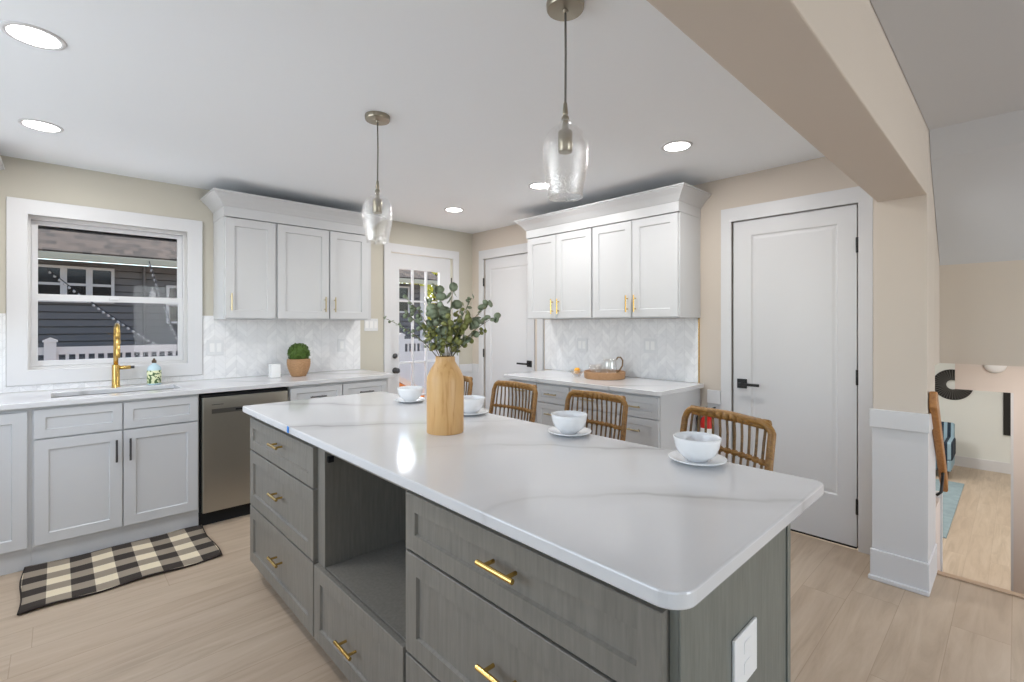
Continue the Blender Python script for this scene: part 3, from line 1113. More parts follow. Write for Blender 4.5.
d = obj('drawer', shaker(FI, yb - 0.004, ya + 0.004, 0.092, 0.384, t=0.018), M['island'], c2)
isl_handle(FI, -2.690, 0.222, 0.12, d)
# near unit: three wide drawers
c3 = isl('island_drawer_cabinet', IY0, -3.038, 'grey-green island cabinet with wide drawers nearest the camera')
obj('body', bx(IX, -2.112, -3.862, -3.040, 0.10, 0.8715), M['island'], c3)
obj('toe_kick', bx(-2.60, -2.58, -3.862, -3.040, 0.0, 0.0995), M['island'], c3)
for z0, z1 in ((0.683, 0.846), (0.385, 0.675), (0.092, 0.377)):
    d = obj('drawer', shaker(FI, -3.862, -3.046, z0, z1, t=0.018), M['island'], c3)
    isl_handle(FI, -3.472, 0.782 if z0 > 0.6 else z1 - 0.135, 0.12, d)
ep = thing('island_end_panel', 'grey-green veneer panel closing the near end of the island', 'panel', (-2.4, -3.875, 0.0))
bm = bmesh.new()
box(bm, -2.672, -2.112, -3.880, -3.8635, 0.0, 0.8715)
obj('panel', bm, M['island_end'], ep, bevel=0.001)
obj('edge_strip', bx(-2.672, -2.650, -3.884, -3.8802, 0.0, 0.8715), M['island_end'], ep, bevel=0.001)
obj('edge_strip', bx(-2.129, -2.107, -3.884, -3.8802, 0.0, 0.8715), M['island_end'], ep, bevel=0.001)
o = obj('island_back_panel', bx(-2.1115, -2.095, -3.880, -1.492, 0.0, 0.8715), M['island_end'], loc=(-2.10, -2.7, 0))
tag(o, 'grey-green panel on the seating side of the island', 'panel')
# outlet on end panel
ol = thing('outlet_plate', 'white outlet plate on the near end panel of the island', 'outlet', (-2.391, -3.885, 0.62))
obj('plate', bx(-2.455, -2.338, -3.887, -3.8805, 0.592, 0.702), M['plastic_white'], ol, bevel=0.002)
for z in (0.626, 0.668):
    bm = bmesh.new()
    box(bm, -2.410, -2.377, -3.8885, -3.8871, z - 0.012, z + 0.012)
    rc = obj('receptacle', bm, M['plastic_white'], ol, bevel=0.0006)
# blue tape on edge
o = obj('blue_tape', bx(-2.7255, -2.7239, -2.168, -2.147, 0.876, 0.9025), M['blue_tape'], loc=(-2.7245, -2.157, 0.88))
tag(o, 'small piece of blue masking tape on the island worktop edge', 'tape')

# ================================================================== STOOLS
def make_stool():
    t = thing('rattan_stool', 'x', 'stool', (0, 0, 0), 'rattan counter stools behind the island')
    W = 0.188
    # back frame: inverted U with bowed top
    def back_x(z):
        return 0.20 + 0.06 * ((z - 0.60) / 0.36)
    pts = []
    pts += [(0.17, -W, 0.60), (back_x(0.75), -W * 1.01, 0.75), (back_x(0.90), -W, 0.895)]
    for i in range(1, 7):
        a = PI / 2 * i / 6
        pts.append((back_x(0.93), -W + 0.05 * (1 - math.cos(a)) , 0.895 + 0.05 * math.sin(a)))
    pts += [(back_x(0.95) + 0.012, 0.0, 0.948)]
    pts += [(x, -y, z) for x, y, z in reversed(pts[:-1])]
    bm = bmesh.new(); tube(bm, pts, 0.0135, 12)
    obj('back_frame', bm, M['cane'], t, smooth=True)
    bm = bmesh.new()
    tube(bm, [(back_x(0.9) + 0.008, -W + 0.035, 0.928), (back_x(0.93) + 0.02, 0, 0.932), (back_x(0.9) + 0.008, W - 0.035, 0.928)], 0.010, 10)
    # binding knots
    for i in range(11):
        y = -W + 0.03 + i * (2 * W - 0.06) / 10
        tube(bm, [(back_x(0.93) + 0.012, y - 0.010, 0.938), (back_x(0.93) + 0.012, y + 0.010, 0.938)], 0.0185, 8)
    obj('top_rail', bm, M['cane'], t, smooth=True)
    bm = bmesh.new()
    tube(bm, [(back_x(0.79), -W, 0.797), (back_x(0.79) + 0.028, -W * 0.5, 0.797), (back_x(0.79) + 0.036, 0, 0.797), (back_x(0.79) + 0.028, W * 0.5, 0.797), (back_x(0.79), W, 0.797)], 0.0085, 10)
    for i in range(11):
        y = -W + 0.03 + i * (2 * W - 0.06) / 10
        xx = back_x(0.79) + 0.036 * (1 - (y / W) ** 2)
        tube(bm, [(xx, y - 0.007, 0.797), (xx, y + 0.007, 0.797)], 0.0125, 8)
    obj('middle_rail', bm, M['cane'], t, smooth=True)
    for i in range(11):
        f = -1 + 2 * i / 10
        y = f * (W - 0.03)
        k = 0.036 * (1 - (y / W) ** 2)
        bm = bmesh.new()
        tube(bm, [(0.185 + k * 0.4, y * 0.94, 0.612), (0.21 + k * 1.2, y * 0.97, 0.68), (back_x(0.79) + k, y, 0.797), (back_x(0.87) + k * 0.7, y, 0.87), (back_x(0.93) + 0.010, y, 0.935)], 0.0048, 8)
        obj('spindle', bm, M['cane_dark'], t, smooth=True)
    # seat
    bm = bmesh.new()
    prism(bm, rrect(-0.20, 0.20, -0.205, 0.205, (0.07, 0.04, 0.04, 0.07), 8), 0.585, 0.622)
    obj('seat', bm, M['wicker'], t, bevel=0.012, seg=3)
    bm = bmesh.new()
    pl = rrect(-0.205, 0.205, -0.21, 0.21, (0.07, 0.04, 0.04, 0.07), 8)
    ring = [(x, y, 0.585) for x, y in pl]; ring.append(ring[0])
    tube(bm, ring, 0.012, 8, cap=False)
    obj('seat_rim', bm, M['cane'], t, smooth=True)
    for sx in (-1, 1):
        for sy in (-1, 1):
            bm = bmesh.new()
            tube(bm, [(sx * 0.17, sy * 0.175, 0.585), (sx * 0.19, sy * 0.19, 0.28), (sx * 0.205, sy * 0.205, 0.0)], [0.014, 0.013, 0.012], 10)
            obj('leg', bm, M['cane_dark'], t, smooth=True)
    for (a, b) in (((-0.19, -0.19), (-0.19, 0.19)), ((0.19, -0.19), (0.19, 0.19))):
        bm = bmesh.new(); tube(bm, [(a[0], a[1], 0.26), (b[0], b[1], 0.26)], 0.010, 10)
        obj('stretcher', bm, M['cane_dark'], t, smooth=True)
    for sy in (-0.19, 0.19):
        bm = bmesh.new(); tube(bm, [(-0.19, sy, 0.30), (0.19, sy, 0.30)], 0.010, 10)
        obj('stretcher', bm, M['cane_dark'], t, smooth=True)
    return t
stool = make_stool()
sp = [((-1.66, -3.36), -0.30, 'rattan counter stool nearest the pantry door, behind the closest bowl'),
      ((-1.60, -2.722), 0.0, 'rattan counter stool second from the pantry door, in front of the right-wall drawers'),
      ((-1.60, -2.095), 0.0, 'rattan counter stool third from the pantry door, by the end of the right worktop'),
      ((-1.60, -1.475), 0.0, 'rattan counter stool farthest away, mostly hidden behind the wooden vase')]
for i, (p, rz, lab) in enumerate(sp):
    s = stool if i == 0 else copy_tree(stool)
    s.location = (p[0], p[1], 0); s.scale = (1, 1.13 if i == 0 else 1.0, 1.012); s.rotation_euler = (0, 0, rz); s['label'] = lab

# ================================================================== BOWLS AND SAUCERS
def make_bowl():
    bm = bmesh.new()
    out = [(0.030, 0.0), (0.032, 0.004), (0.038, 0.007), (0.055, 0.022), (0.065, 0.043), (0.069, 0.063), (0.0705, 0.074)]
    inn = [(0.0675, 0.0745), (0.0655, 0.063), (0.0615, 0.044), (0.050, 0.025), (0.030, 0.012), (0.004, 0.010)]
    lathe(bm, [(0.004, 0.0)] + out + inn, (0, 0, 0), 48)
    return obj('tea_bowl', bm, M['ceramic'], smooth=True)
def make_saucer():
    bm = bmesh.new()
    lathe(bm, [(0.004, 0.0), (0.045, 0.0), (0.050, 0.002), (0.072, 0.007), (0.086, 0.013), (0.087, 0.0155), (0.084, 0.0165), (0.069, 0.011), (0.050, 0.0062), (0.044, 0.0055), (0.004, 0.0055)], (0, 0, 0), 48)
    return obj('saucer', bm, M['ceramic'], smooth=True)
b0, s0 = make_bowl(), make_saucer()
where = ['nearest the camera, at the right end of the island', 'second nearest, in front of the second stool', 'just right of the wooden vase', 'left of the wooden vase, in front of the glazed door']
for i, (x, y) in enumerate([(-1.925, -3.565), (-1.937, -3.025), (-1.935, -2.445), (-1.965, -1.905)]):
    b = b0 if i == 0 else copy_tree(b0)
    s = s0 if i == 0 else copy_tree(s0)
    if i in (0,):
        x -= 0.0
    x0 = min(x, -2.005 + 0.0) if False else x - 0.055
    y -= 0.018
    if i in (1, 3):
        x0 += 0.018; y -= 0.020
    s.location = (x0, y, 0.9022); b.location = (x0, y, 0.9079)
    tag(b, 'white ceramic bowl ' + where[i], 'bowl', 'white bowls on the island')
    tag(s, 'white saucer under the bowl ' + where[i], 'saucer', 'white saucers on the island')

# ================================================================== VASE + EUCALYPTUS
VX, VY = -2.300, -2.692
bm = bmesh.new()
lathe(bm, [(0.004, 0.0), (0.072, 0.0), (0.0735, 0.003), (0.074, 0.10), (0.074, 0.205), (0.072, 0.222), (0.062, 0.245), (0.045, 0.272), (0.039, 0.283), (0.0385, 0.300), (0.036, 0.302), (0.031, 0.300), (0.031, 0.27), (0.004, 0.262)], (0, 0, 0), 56)
o = obj('wooden_vase', bm, M['vase'], loc=(VX, VY, 0.9022), world=False)
auto_smooth(o, 35)
tag(o, 'tall pale wooden bottle vase standing on the island', 'vase')

def leafdisc(bm, c, n, up, r, asp=0.85):
    """slightly cupped round leaf with thickness from a thin lens"""
    n = n.normalized(); u = (up - n * up.dot(n)).normalized(); v = n.cross(u)
    k = 9
    rim = [bm.verts.new(c + u * (r * math.cos(2 * PI * i / k)) + v * (r * asp * math.sin(2 * PI * i / k)) + n * (0.12 * r * abs(math.sin(2 * PI * i / k)))) for i in range(k)]
    a = bm.verts.new(c - n * 0.08 * r); b = bm.verts.new(c - n * (0.08 * r + 0.0008))
    for i in range(k):
        bm.faces.new((a, rim[i], rim[(i + 1) % k]))
        bm.faces.new((b, rim[(i + 1) % k], rim[i]))

right = Vector((math.cos(0.7586), -math.sin(0.7586), 0))
fwd = Vector((math.sin(0.7586), math.cos(0.7586), 0))
vb = Vector((VX, VY, 1.16))
# (right offset, forward offset, height above neck, leaf radius, olive?, label)
br = [(-0.245, 0.02, 0.150, 0.008, 0, 'thin eucalyptus branch reaching farthest left out of the wooden vase', 0.5),
      (-0.165, 0.04, 0.235, 0.013, 0, 'grey-green eucalyptus branch rising up to the left of the bunch', 0.5),
      (-0.135, -0.06, 0.165, 0.016, 0, 'eucalyptus branch leaning left in the middle of the bunch', 0.2),
      (-0.08, 0.06, 0.215, 0.018, 0, 'eucalyptus branch with broad leaves left of the centre of the bunch', 0.0),
      (-0.035, -0.04, 0.255, 0.024, 0, 'broad-leaved eucalyptus branch standing upright at the top left', 0.0),
      (0.03, 0.0, 0.258, 0.027, 0, 'tallest eucalyptus branch with large round leaves at the top', 0.0),
      (0.06, 0.07, 0.205, 0.013, 1, 'olive-green eucalyptus branch behind the centre of the bunch', 0.1),
      (0.02, -0.07, 0.15, 0.016, 1, 'short olive-green eucalyptus branch in front of the bunch', 0.1),
      (0.105, 0.02, 0.235, 0.012, 0, 'slim eucalyptus branch pointing up to the right', 0.1),
      (0.168, 0.0, 0.200, 0.022, 0, 'large-leaved eucalyptus branch arching to the upper right', 0.4),
      (0.198, -0.03, 0.155, 0.019, 0, 'eucalyptus branch reaching farthest right, round leaves at its tip', 0.5),
      (0.15, 0.06, 0.105, 0.013, 1, 'low olive-brown eucalyptus branch spreading to the right', 0.5),
      (-0.02, 0.04, 0.19, 0.020, 0, 'inner eucalyptus branch just left of the vase neck centre', 0.1),
      (0.09, -0.05, 0.16, 0.018, 1, 'olive-green eucalyptus branch leaning right at the front', 0.2),
      (-0.07, -0.05, 0.11, 0.015, 1, 'short low eucalyptus branch leaning left over the vase rim', 0.2)]
rr = random.Random(5)
for (a, b, h, lr, ol_, lab, sag) in br:
    tip = vb + right * a + fwd * b + Vector((0, 0, h + 0.045))
    mid = vb + right * a * 0.35 + fwd * b * 0.35 + Vector((0, 0, (h + 0.045) * (0.55 + 0.25 * sag)))
    sx = vb + (right * a + fwd * b).normalized() * 0.006
    P3 = []
    for i in range(13):
        q = i / 12
        P3.append(sx * (1 - q) ** 2 + mid * 2 * q * (1 - q) + tip * q * q)
    t = thing('eucalyptus_branch', lab, 'branch', tuple(vb), 'eucalyptus branches in the wooden vase')
    bm = bmesh.new(); tube(bm, P3, [0.0022 - 0.0014 * i / 12 for i in range(13)], 6)
    obj('stem', bm, M['stem'], t, smooth=True)
    bm = bmesh.new()
    n_l = int(12 + 5 * (0.018 / lr))
    for j in range(n_l):
        q = 0.30 + 0.70 * (j / (n_l - 1))
        i = min(int(q * 12), 11); f = q * 12 - i
        c = P3[i].lerp(P3[i + 1], f)
        tdir = (P3[i + 1] - P3[i]).normalized()
        side = tdir.cross(Vector((rr.uniform(-1, 1), rr.uniform(-1, 1), rr.uniform(-0.3, 1)))).normalized() * (1 if j % 2 else -1)
        L = lr * rr.uniform(0.75, 1.1) * (1.0 if q < 0.8 else 0.85)
        lc = c + side * L * 1.0 + tdir * L * 0.3
        nn = (side.cross(tdir) + Vector((rr.uniform(-.6, .6), rr.uniform(-.6, .6), rr.uniform(-.2, .9)))).normalized()
        leafdisc(bm, lc, nn, side, L, rr.uniform(0.75, 0.95))
    leafdisc(bm, P3[-1] + (P3[-1] - P3[-2]).normalized() * lr * 0.7, Vector((rr.uniform(-1, 1), -1, 0.4)), P3[-1] - P3[-2], lr * 0.8)
    obj('leaves', bm, M['leaf_olive'] if ol_ else M['leaf'], t, smooth=True)

# ================================================================== PENDANTS
def pendant(x, y, label):
    t = thing('pendant_light', label, 'pendant light', (x, y, H), 'clear glass pendants above the island')
    bm = bmesh.new()
    lathe(bm, [(0.004, H - 0.0005), (0.060, H - 0.0005), (0.061, H - 0.004), (0.060, H - 0.020), (0.057, H - 0.024), (0.010, H - 0.026), (0.007, H - 0.034)], (x, y, 0), 40)
    auto_smooth(obj('canopy', bm, M['nickel'], t))
    bm = bmesh.new()
    tube(bm, [(x, y, H - 0.03), (x + 0.002, y, 2.2), (x, y, 2.03)], 0.0035, 8)
    obj('cord', bm, M['cord'], t, smooth=True)
    bm = bmesh.new()
    lathe(bm, [(0.004, 2.045), (0.006, 2.04), (0.009, 2.01), (0.007, 2.003), (0.011, 1.998), (0.013, 1.990), (0.008, 1.983), (0.010, 1.975), (0.010, 1.955), (0.021, 1.952), (0.023, 1.948), (0.023, 1.888), (0.020, 1.884), (0.004, 1.884)], (x, y, 0), 28)
    auto_smooth(obj('socket', bm, M['nickel'], t))
    bm = bmesh.new()
    prof = [(0.0105, 1.990), (0.016, 1.985), (0.018, 1.978), (0.014, 1.972), (0.022, 1.968), (0.045, 1.958), (0.060, 1.943), (0.070, 1.920), (0.0745, 1.893), (0.0745, 1.865), (0.071, 1.835), (0.066, 1.805), (0.060, 1.775), (0.056, 1.755), (0.057, 1.745), (0.0555, 1.738)]
    inner = [(r - 0.0022, z) for r, z in reversed(prof)]
    lathe(bm, prof + inner, (x, y, 0), 48, close=True)
    obj('glass_shade', bm, M['shade_glass'], t, smooth=True)
pendant(-2.278, -2.089, 'clear glass pendant light hanging over the far end of the island')
pendant(-2.245, -3.272, 'clear glass pendant light hanging over the near end of the island')

# ================================================================== DOWNLIGHTS
spots = [(-3.49, -1.848, 'at the top left of the picture, nearest the camera'), (-3.49, -0.783, 'at the left, near the window wall'),
         (-0.827, -2.915, 'near the pantry door, right of the near pendant'), (-0.827, -1.83, 'seen just left of the near pendant shade'), (-0.846, -0.79, 'in the far corner by the doors')]
for x, y, lab in spots:
    t = thing('recessed_light', 'round lit recessed ceiling light ' + lab, 'ceiling light', (x, y, H), 'recessed ceiling lights')
    bm = bmesh.new()
    lathe(bm, [(0.070, H - 0.0005), (0.070, H - 0.005), (0.085, H - 0.004), (0.087, H - 0.0005)], (x, y, 0), 40, close=True)
    obj('trim_ring', bm, M['white_trim'], t, smooth=True)
    bm = bmesh.new()
    lathe(bm, [(0.004, H - 0.0006), (0.0695, H - 0.0006), (0.0695, H - 0.004), (0.004, H - 0.004)], (x, y, 0), 40)
    obj('diffuser', bm, M['lamp'], t)
    area('downlight', (x, y, H - 0.012), 0.14, 5.8, (0, 0, -1), (1.0, 0.98, 0.95), 'DISK')

# ================================================================== SMALL THINGS, WINDOW WALL
# faucet
fx, fy = -3.145, -0.112
t = thing('kitchen_faucet', 'brushed gold gooseneck faucet behind the sink', 'faucet', (fx, fy, 0.9125))
bm = bmesh.new()
lathe(bm, [(0.004, 0.9125), (0.024, 0.9125), (0.0245, 0.916), (0.0215, 0.920), (0.0215, 1.058), (0.0205, 1.062), (0.004, 1.063)], (fx, fy, 0), 28)
auto_smooth(obj('base', bm, M['gold'], t))
bm = bmesh.new()
pts = [(fx, fy, 1.06), (fx, fy, 1.26)]
for i in range(1, 13):
    a = PI * i / 12
    pts.append((fx + 0.0 * i, fy - 0.07 * (1 - math.cos(a)) , 1.26 + 0.07 * math.sin(a)))
pts.append((fx, fy - 0.14, 1.24))
tube(bm, pts, 0.0135, 14)
obj('spout', bm, M['gold'], t, smooth=True)
bm = bmesh.new()
tube(bm, [(fx, fy - 0.14, 1.245), (fx, fy - 0.14, 1.13), (fx, fy - 0.14, 1.115)], [0.0125, 0.0135, 0.011], 16)
obj('spray_head', bm, M['gold'], t, smooth=True)
bm = bmesh.new()
tube(bm, [(fx + 0.018, fy, 1.042), (fx + 0.078, fy, 1.042)], 0.0125, 16)
hl = obj('lever', bm, M['gold'], t, smooth=True)
bm = bmesh.new()
tube(bm, [(fx + 0.078, fy, 1.042), (fx + 0.098, fy, 1.042)], 0.0095, 16)
obj('lever_tip', bm, M['graphite'], hl, smooth=True)
# soap bottle
t = thing('soap_bottle', 'clear soap bottle with a leaf print label beside the sink', 'bottle', (-2.937, -0.105, 0.9125))
bm = bmesh.new()
lathe(bm, [(0.004, 0.0), (0.036, 0.0), (0.040, 0.004), (0.041, 0.10), (0.038, 0.118), (0.026, 0.134), (0.014, 0.142), (0.012, 0.150), (0.004, 0.151)], (0, 0, 0), 32)
obj('bottle_body', bm, M['soap'], t, smooth=True, world=False)
bm = bmesh.new()
lathe(bm, [(0.0412, 0.010), (0.0418, 0.012), (0.0420, 0.098), (0.0412, 0.100)], (0, 0, 0), 32, close=True)
obj('bottle_label', bm, M['label'], t, smooth=True, world=False)
bm = bmesh.new()
lathe(bm, [(0.004, 0.151), (0.014, 0.151), (0.014, 0.168), (0.007, 0.172), (0.006, 0.182), (0.004, 0.182)], (0, 0, 0), 20)
obj('bottle_cap', bm, M['bark'], t, world=False)
# white box
o = obj('white_box', bx(-2.212, -2.142, -0.245, -0.175, 0.9125, 1.018), M['plastic_white'], loc=(-2.176, -0.21, 0.9125), bevel=0.003)
tag(o, 'small white square box left of the boxwood planter', 'box')
# planter
px_, py_ = -2.0, -0.235
t = thing('boxwood_planter', 'round clipped boxwood plant in a woven basket pot', 'plant', (px_, py_, 0.9125))
bm = bmesh.new()
prof = [(0.004, 0.0), (0.052, 0.0)]
n_ = 16
for i in range(n_ + 1):
    z = 0.004 + 0.136 * i / n_
    r = 0.054 + 0.034 * math.sin(min(1.0, z / 0.14 * 1.0) * PI * 0.62)
    prof.append((r + (0.0022 if i % 2 else 0), z))
prof += [(0.074, 0.142), (0.070, 0.120), (0.004, 0.118)]
lathe(bm, prof, (0, 0, 0), 48)
obj('basket_pot', bm, M['wicker'], t, world=False, smooth=True)
bm = bmesh.new()
rr = random.Random(3)
bmesh.ops.create_icosphere(bm, subdivisions=3, radius=0.071, matrix=Matrix.Translation((0, 0, 0.185)))
for i in range(900):
    z = rr.uniform(-0.55, 1); a = rr.uniform(0, 2 * PI); q = math.sqrt(max(0, 1 - z * z))
    n = Vector((q * math.cos(a), q * math.sin(a), z))
    c = Vector((0, 0, 0.185)) + n * rr.uniform(0.069, 0.087)
    tn = n.orthogonal().normalized()
    leafdisc(bm, c, (n + Vector((rr.uniform(-.8, .8), rr.uniform(-.8, .8), rr.uniform(-.8, .8)))), tn, rr.uniform(0.006, 0.010), 0.6)
obj('foliage', bm, M['boxwood'], t, world=False)
# outlets / switches
def plate(F, u, z, w_, h_, label, kind='outlet_plate', two=1, n=0.0095):
    t = thing(kind, label, 'outlet' if 'outlet' in kind else 'switch', F.P(u, z, n))
    def slab(u0, u1, z0, z1, n0, n1):
        a = F.P(u0, z0, n0); b = F.P(u1, z1, n1)
        return bx(a[0], b[0], a[1], b[1], a[2], b[2])
    obj('plate', slab(u - w_ / 2, u + w_ / 2, z - h_ / 2, z + h_ / 2, n, n + 0.006), M['outlet_marble'], t, bevel=0.0015)
    k = max(1, two)
    for i in range(k):
        uu = u + (i - (k - 1) / 2) * 0.046
        obj('rocker', slab(uu - 0.016, uu + 0.016, z - 0.033, z + 0.033, n + 0.0062, n + 0.0085), M['plastic_white'], t, bevel=0.0008)
plate(W0, -2.545, 1.155, 0.115, 0.118, 'white double switch plate on the backsplash right of the window', 'switch_plate', 2)
plate(W0, -1.541, 1.145, 0.072, 0.118, 'white outlet plate on the backsplash right of the boxwood planter')
plate(W0, -1.245, 1.33, 0.14, 0.118, 'white triple switch plate on the wall beside the glazed door', 'switch_plate', 3, n=0.0005)
plate(WB0, -1.582, 1.150, 0.115, 0.118, 'white double outlet plate on the right backsplash above the tray', two=2)
plate(WB0, -2.263, 1.165, 0.115, 0.118, 'white outlet plate on the right backsplash, nearer the pantry door', two=2)

# ================================================================== TRAY GROUP, RIGHT WALL
TX, TY = -0.235, -1.985
t = thing('rattan_tray', 'round woven rattan tray on the right worktop', 'tray', (TX, TY, 0.9025))
bm = bmesh.new()
prof = [(0.004, 0.0), (0.155, 0.0), (0.160, 0.004)]
for i in range(13):
    prof.append((0.160 + (0.003 if i % 2 else 0) + 0.004 * i / 12, 0.004 + 0.050 * i / 12))
prof += [(0.160, 0.057), (0.154, 0.052), (0.152, 0.010), (0.004, 0.008)]
lathe(bm, prof, (0, 0, 0), 56)
obj('tray_body', bm, M['wicker'], t, world=False, smooth=True)
def tumbler_bm(r, h, th=0.0025, flare=1.1):
    bm = bmesh.new()
    lathe(bm, [(0.003, 0.0), (r, 0.0), (r * flare, h), (r * flare - th, h), (r - th, 0.006), (0.003, 0.006)], (0, 0, 0), 28)
    return bm
# pitcher with cane handle
t = thing('glass_pitcher', 'clear glass pitcher with a curled cane handle in the rattan tray', 'pitcher', (TX + 0.0, TY - 0.045, 0.9108))
bm = bmesh.new()
pr_ = [(0.003, 0.0), (0.056, 0.0), (0.060, 0.006), (0.060, 0.10), (0.056, 0.125), (0.058, 0.145)]
lathe(bm, pr_ + [(0.055, 0.145), (0.053, 0.125), (0.057, 0.10), (0.057, 0.010), (0.003, 0.006)], (0, 0, 0), 36)
obj('pitcher_body', bm, M['clear_glass'], t, world=False, smooth=True)
bm = bmesh.new()
hp = [right * 0.058 + Vector((0, 0, 0.035)), right * 0.085 + Vector((0, 0, 0.06)), right * 0.105 + Vector((0, 0, 0.095)), right * 0.108 + Vector((0, 0, 0.135)), right * 0.09 + Vector((0, 0, 0.160)), right * 0.068 + Vector((0, 0, 0.160)), right * 0.057 + Vector((0, 0, 0.142))]
tube(bm, hp, 0.006, 10)
obj('cane_handle', bm, M['cane_dark'], t, world=False, smooth=True)
g0 = obj('drinking_glass', tumbler_bm(0.028, 0.095), M['clear_glass'], smooth=True)
gl = [((TX - 0.045, TY + 0.085), 'clear drinking glass at the left side of the rattan tray, left of the pitcher'),
      ((TX + 0.055, TY + 0.085), 'clear drinking glass at the back of the rattan tray behind the pitcher'),
      ((TX - 0.085, TY + 0.005), 'clear drinking glass at the front edge of the rattan tray')]
for i, (p, lab) in enumerate(gl):
    g = g0 if i == 0 else copy_tree(g0)
    g.location = (p[0], p[1], 0.9108)
    tag(g, lab, 'glass', 'drinking glasses on the tray')
bw = obj('glass_bowl', bmesh.new(), M['clear_glass'])
bm = bmesh.new()
lathe(bm, [(0.003, 0.0), (0.03, 0.0), (0.052, 0.03), (0.062, 0.055), (0.0595, 0.055), (0.05, 0.031), (0.029, 0.005), (0.003, 0.005)], (0, 0, 0), 32)
bmesh.ops.recalc_face_normals(bm, faces=bm.faces)
bm.to_mesh(bw.data); bm.free()
for p in bw.data.polygons: p.use_smooth = True
bw.location = (-0.30, -1.755, 0.9025)
tag(bw, 'small clear glass bowl of orange fruit left of the rattan tray', 'bowl')
def orange(loc, r, label):
    bm = bmesh.new()
    bmesh.ops.create_uvsphere(bm, u_segments=24, v_segments=16, radius=r)
    for v in bm.verts:
        v.co.z *= 0.93
        if v.co.z > r * 0.85: v.co.z -= 0.002
    o = obj('orange', bm, M['orange'], loc=None, smooth=True, world=False)
    o.location = loc
    tag(o, label, 'fruit', 'oranges in the glass bowl')
orange((-0.312, -1.765, 0.948), 0.026, 'orange at the front of the small glass bowl')
orange((-0.272, -1.735, 0.951), 0.024, 'orange at the back of the small glass bowl')

# ================================================================== FIRE EXTINGUISHER
ex, ey = -0.075, -2.752
t = thing('fire_extinguisher', 'red fire extinguisher on the wall behind the nearest stool', 'fire extinguisher', (ex, ey, 0.40))
bm = bmesh.new()
lathe(bm, [(0.004, 0.36), (0.040, 0.36), (0.045, 0.368), (0.045, 0.640), (0.040, 0.662), (0.024, 0.680), (0.014, 0.686), (0.004, 0.687)], (ex, ey, 0), 32)
obj('cylinder', bm, M['red'], t, smooth=True)
bm = bmesh.new()
lathe(bm, [(0.0452, 0.50), (0.0460, 0.50), (0.0460, 0.60), (0.0452, 0.60)], (ex, ey, 0), 32, close=True)
obj('label_band', bm, M['plastic_white'], t, smooth=True)
bm = bmesh.new()
tube(bm, [(ex, ey, 0.687), (ex, ey, 0.725)], 0.012, 12)
tube(bm, [(ex, ey + 0.012, 0.738), (ex, ey + 0.014, 0.742)], 0.014, 12)
box(bm, ex - 0.008, ex + 0.008, ey - 0.055, ey + 0.01, 0.722, 0.729)
tube(bm, [(ex, ey, 0.729), (ex - 0.002, ey - 0.03, 0.738), (ex, ey - 0.06, 0.750)], 0.005, 8)
obj('valve', bm, M['black'], t, smooth=False)
bm = bmesh.new()
tube(bm, [(ex, ey + 0.01, 0.715), (ex - 0.02, ey + 0.045, 0.71), (ex - 0.02, ey + 0.065, 0.66), (ex - 0.01, ey + 0.062, 0.58), (ex - 0.01, ey + 0.06, 0.50)], 0.007, 10)
obj('hose', bm, M['black'], t, smooth=True)
obj('wall_bracket', bx(-0.0295, -0.0085, ey - 0.02, ey + 0.02, 0.50, 0.70), M['black'], t)

# ================================================================== RUG
bm = bmesh.new()
nx, ny = 44, 24
rr = random.Random(2)
X0, X1, Y0, Y1 = -3.56, -2.745, -1.135, -0.575
vt = {}
for k in (0, 1):
    for i in range(nx + 1):
        for j in range(ny + 1):
            u = i / nx; v = j / ny
            x = X0 + (X1 - X0) * u; y = Y0 + (Y1 - Y0) * v
            y += 0.010 * math.sin(u * 9.0 + 1.0) * (v) + 0.007 * math.sin(u * 14) * (1 - v)
            x += 0.006 * math.sin(v * 7)
            z = 0.003 + 0.0035 * (1 + math.sin(u * 13 + 2 * v)) * (0.4 + 0.6 * abs(v - 0.5) * 2)
            vt[(k, i, j)] = bm.verts.new((x, y, z + (0.007 if k else 0) - (0.0015 if not k else 0)))
for i in range(nx):
    for j in range(ny):
        bm.faces.new([vt[(1, a, b)] for a, b in ((i, j), (i + 1, j), (i + 1, j + 1), (i, j + 1))])
        bm.faces.new([vt[(0, a, b)] for a, b in ((i, j), (i, j + 1), (i + 1, j + 1), (i + 1, j))])
edge = [(i, 0) for i in range(nx)] + [(nx, j) for j in range(ny)] + [(i, ny) for i in range(nx, 0, -1)] + [(0, j) for j in range(ny, 0, -1)]
for a, b in zip(edge, edge[1:] + edge[:1]):
    bm.faces.new((vt[(0, *a)], vt[(0, *b)], vt[(1, *b)], vt[(1, *a)]))
o = obj('check_rug', bm, M['check'], loc=(-3.56, -1.135, 0.0), smooth=True)
tag(o, 'black and cream buffalo check rug on the floor before the sink cabinet', 'rug')
bm = bmesh.new()
hem = []
for (i, j) in edge:
    x_ = X0 + (X1 - X0) * i / nx; y_ = Y0 + (Y1 - Y0) * j / ny; u = i / nx; v = j / ny
    y_ += 0.010 * math.sin(u * 9.0 + 1.0) * v + 0.007 * math.sin(u * 14) * (1 - v)
    x_ += 0.006 * math.sin(v * 7)
    hem.append((x_, y_, 0.006 + 0.0035 * (1 + math.sin(u * 13 + 2 * v)) * (0.4 + 0.6 * abs(v - 0.5) * 2)))
hem.append(hem[0])
tube(bm, hem, 0.0048, 6, cap=False)
obj('hem', bm, M['rug_hem'], o, smooth=True)

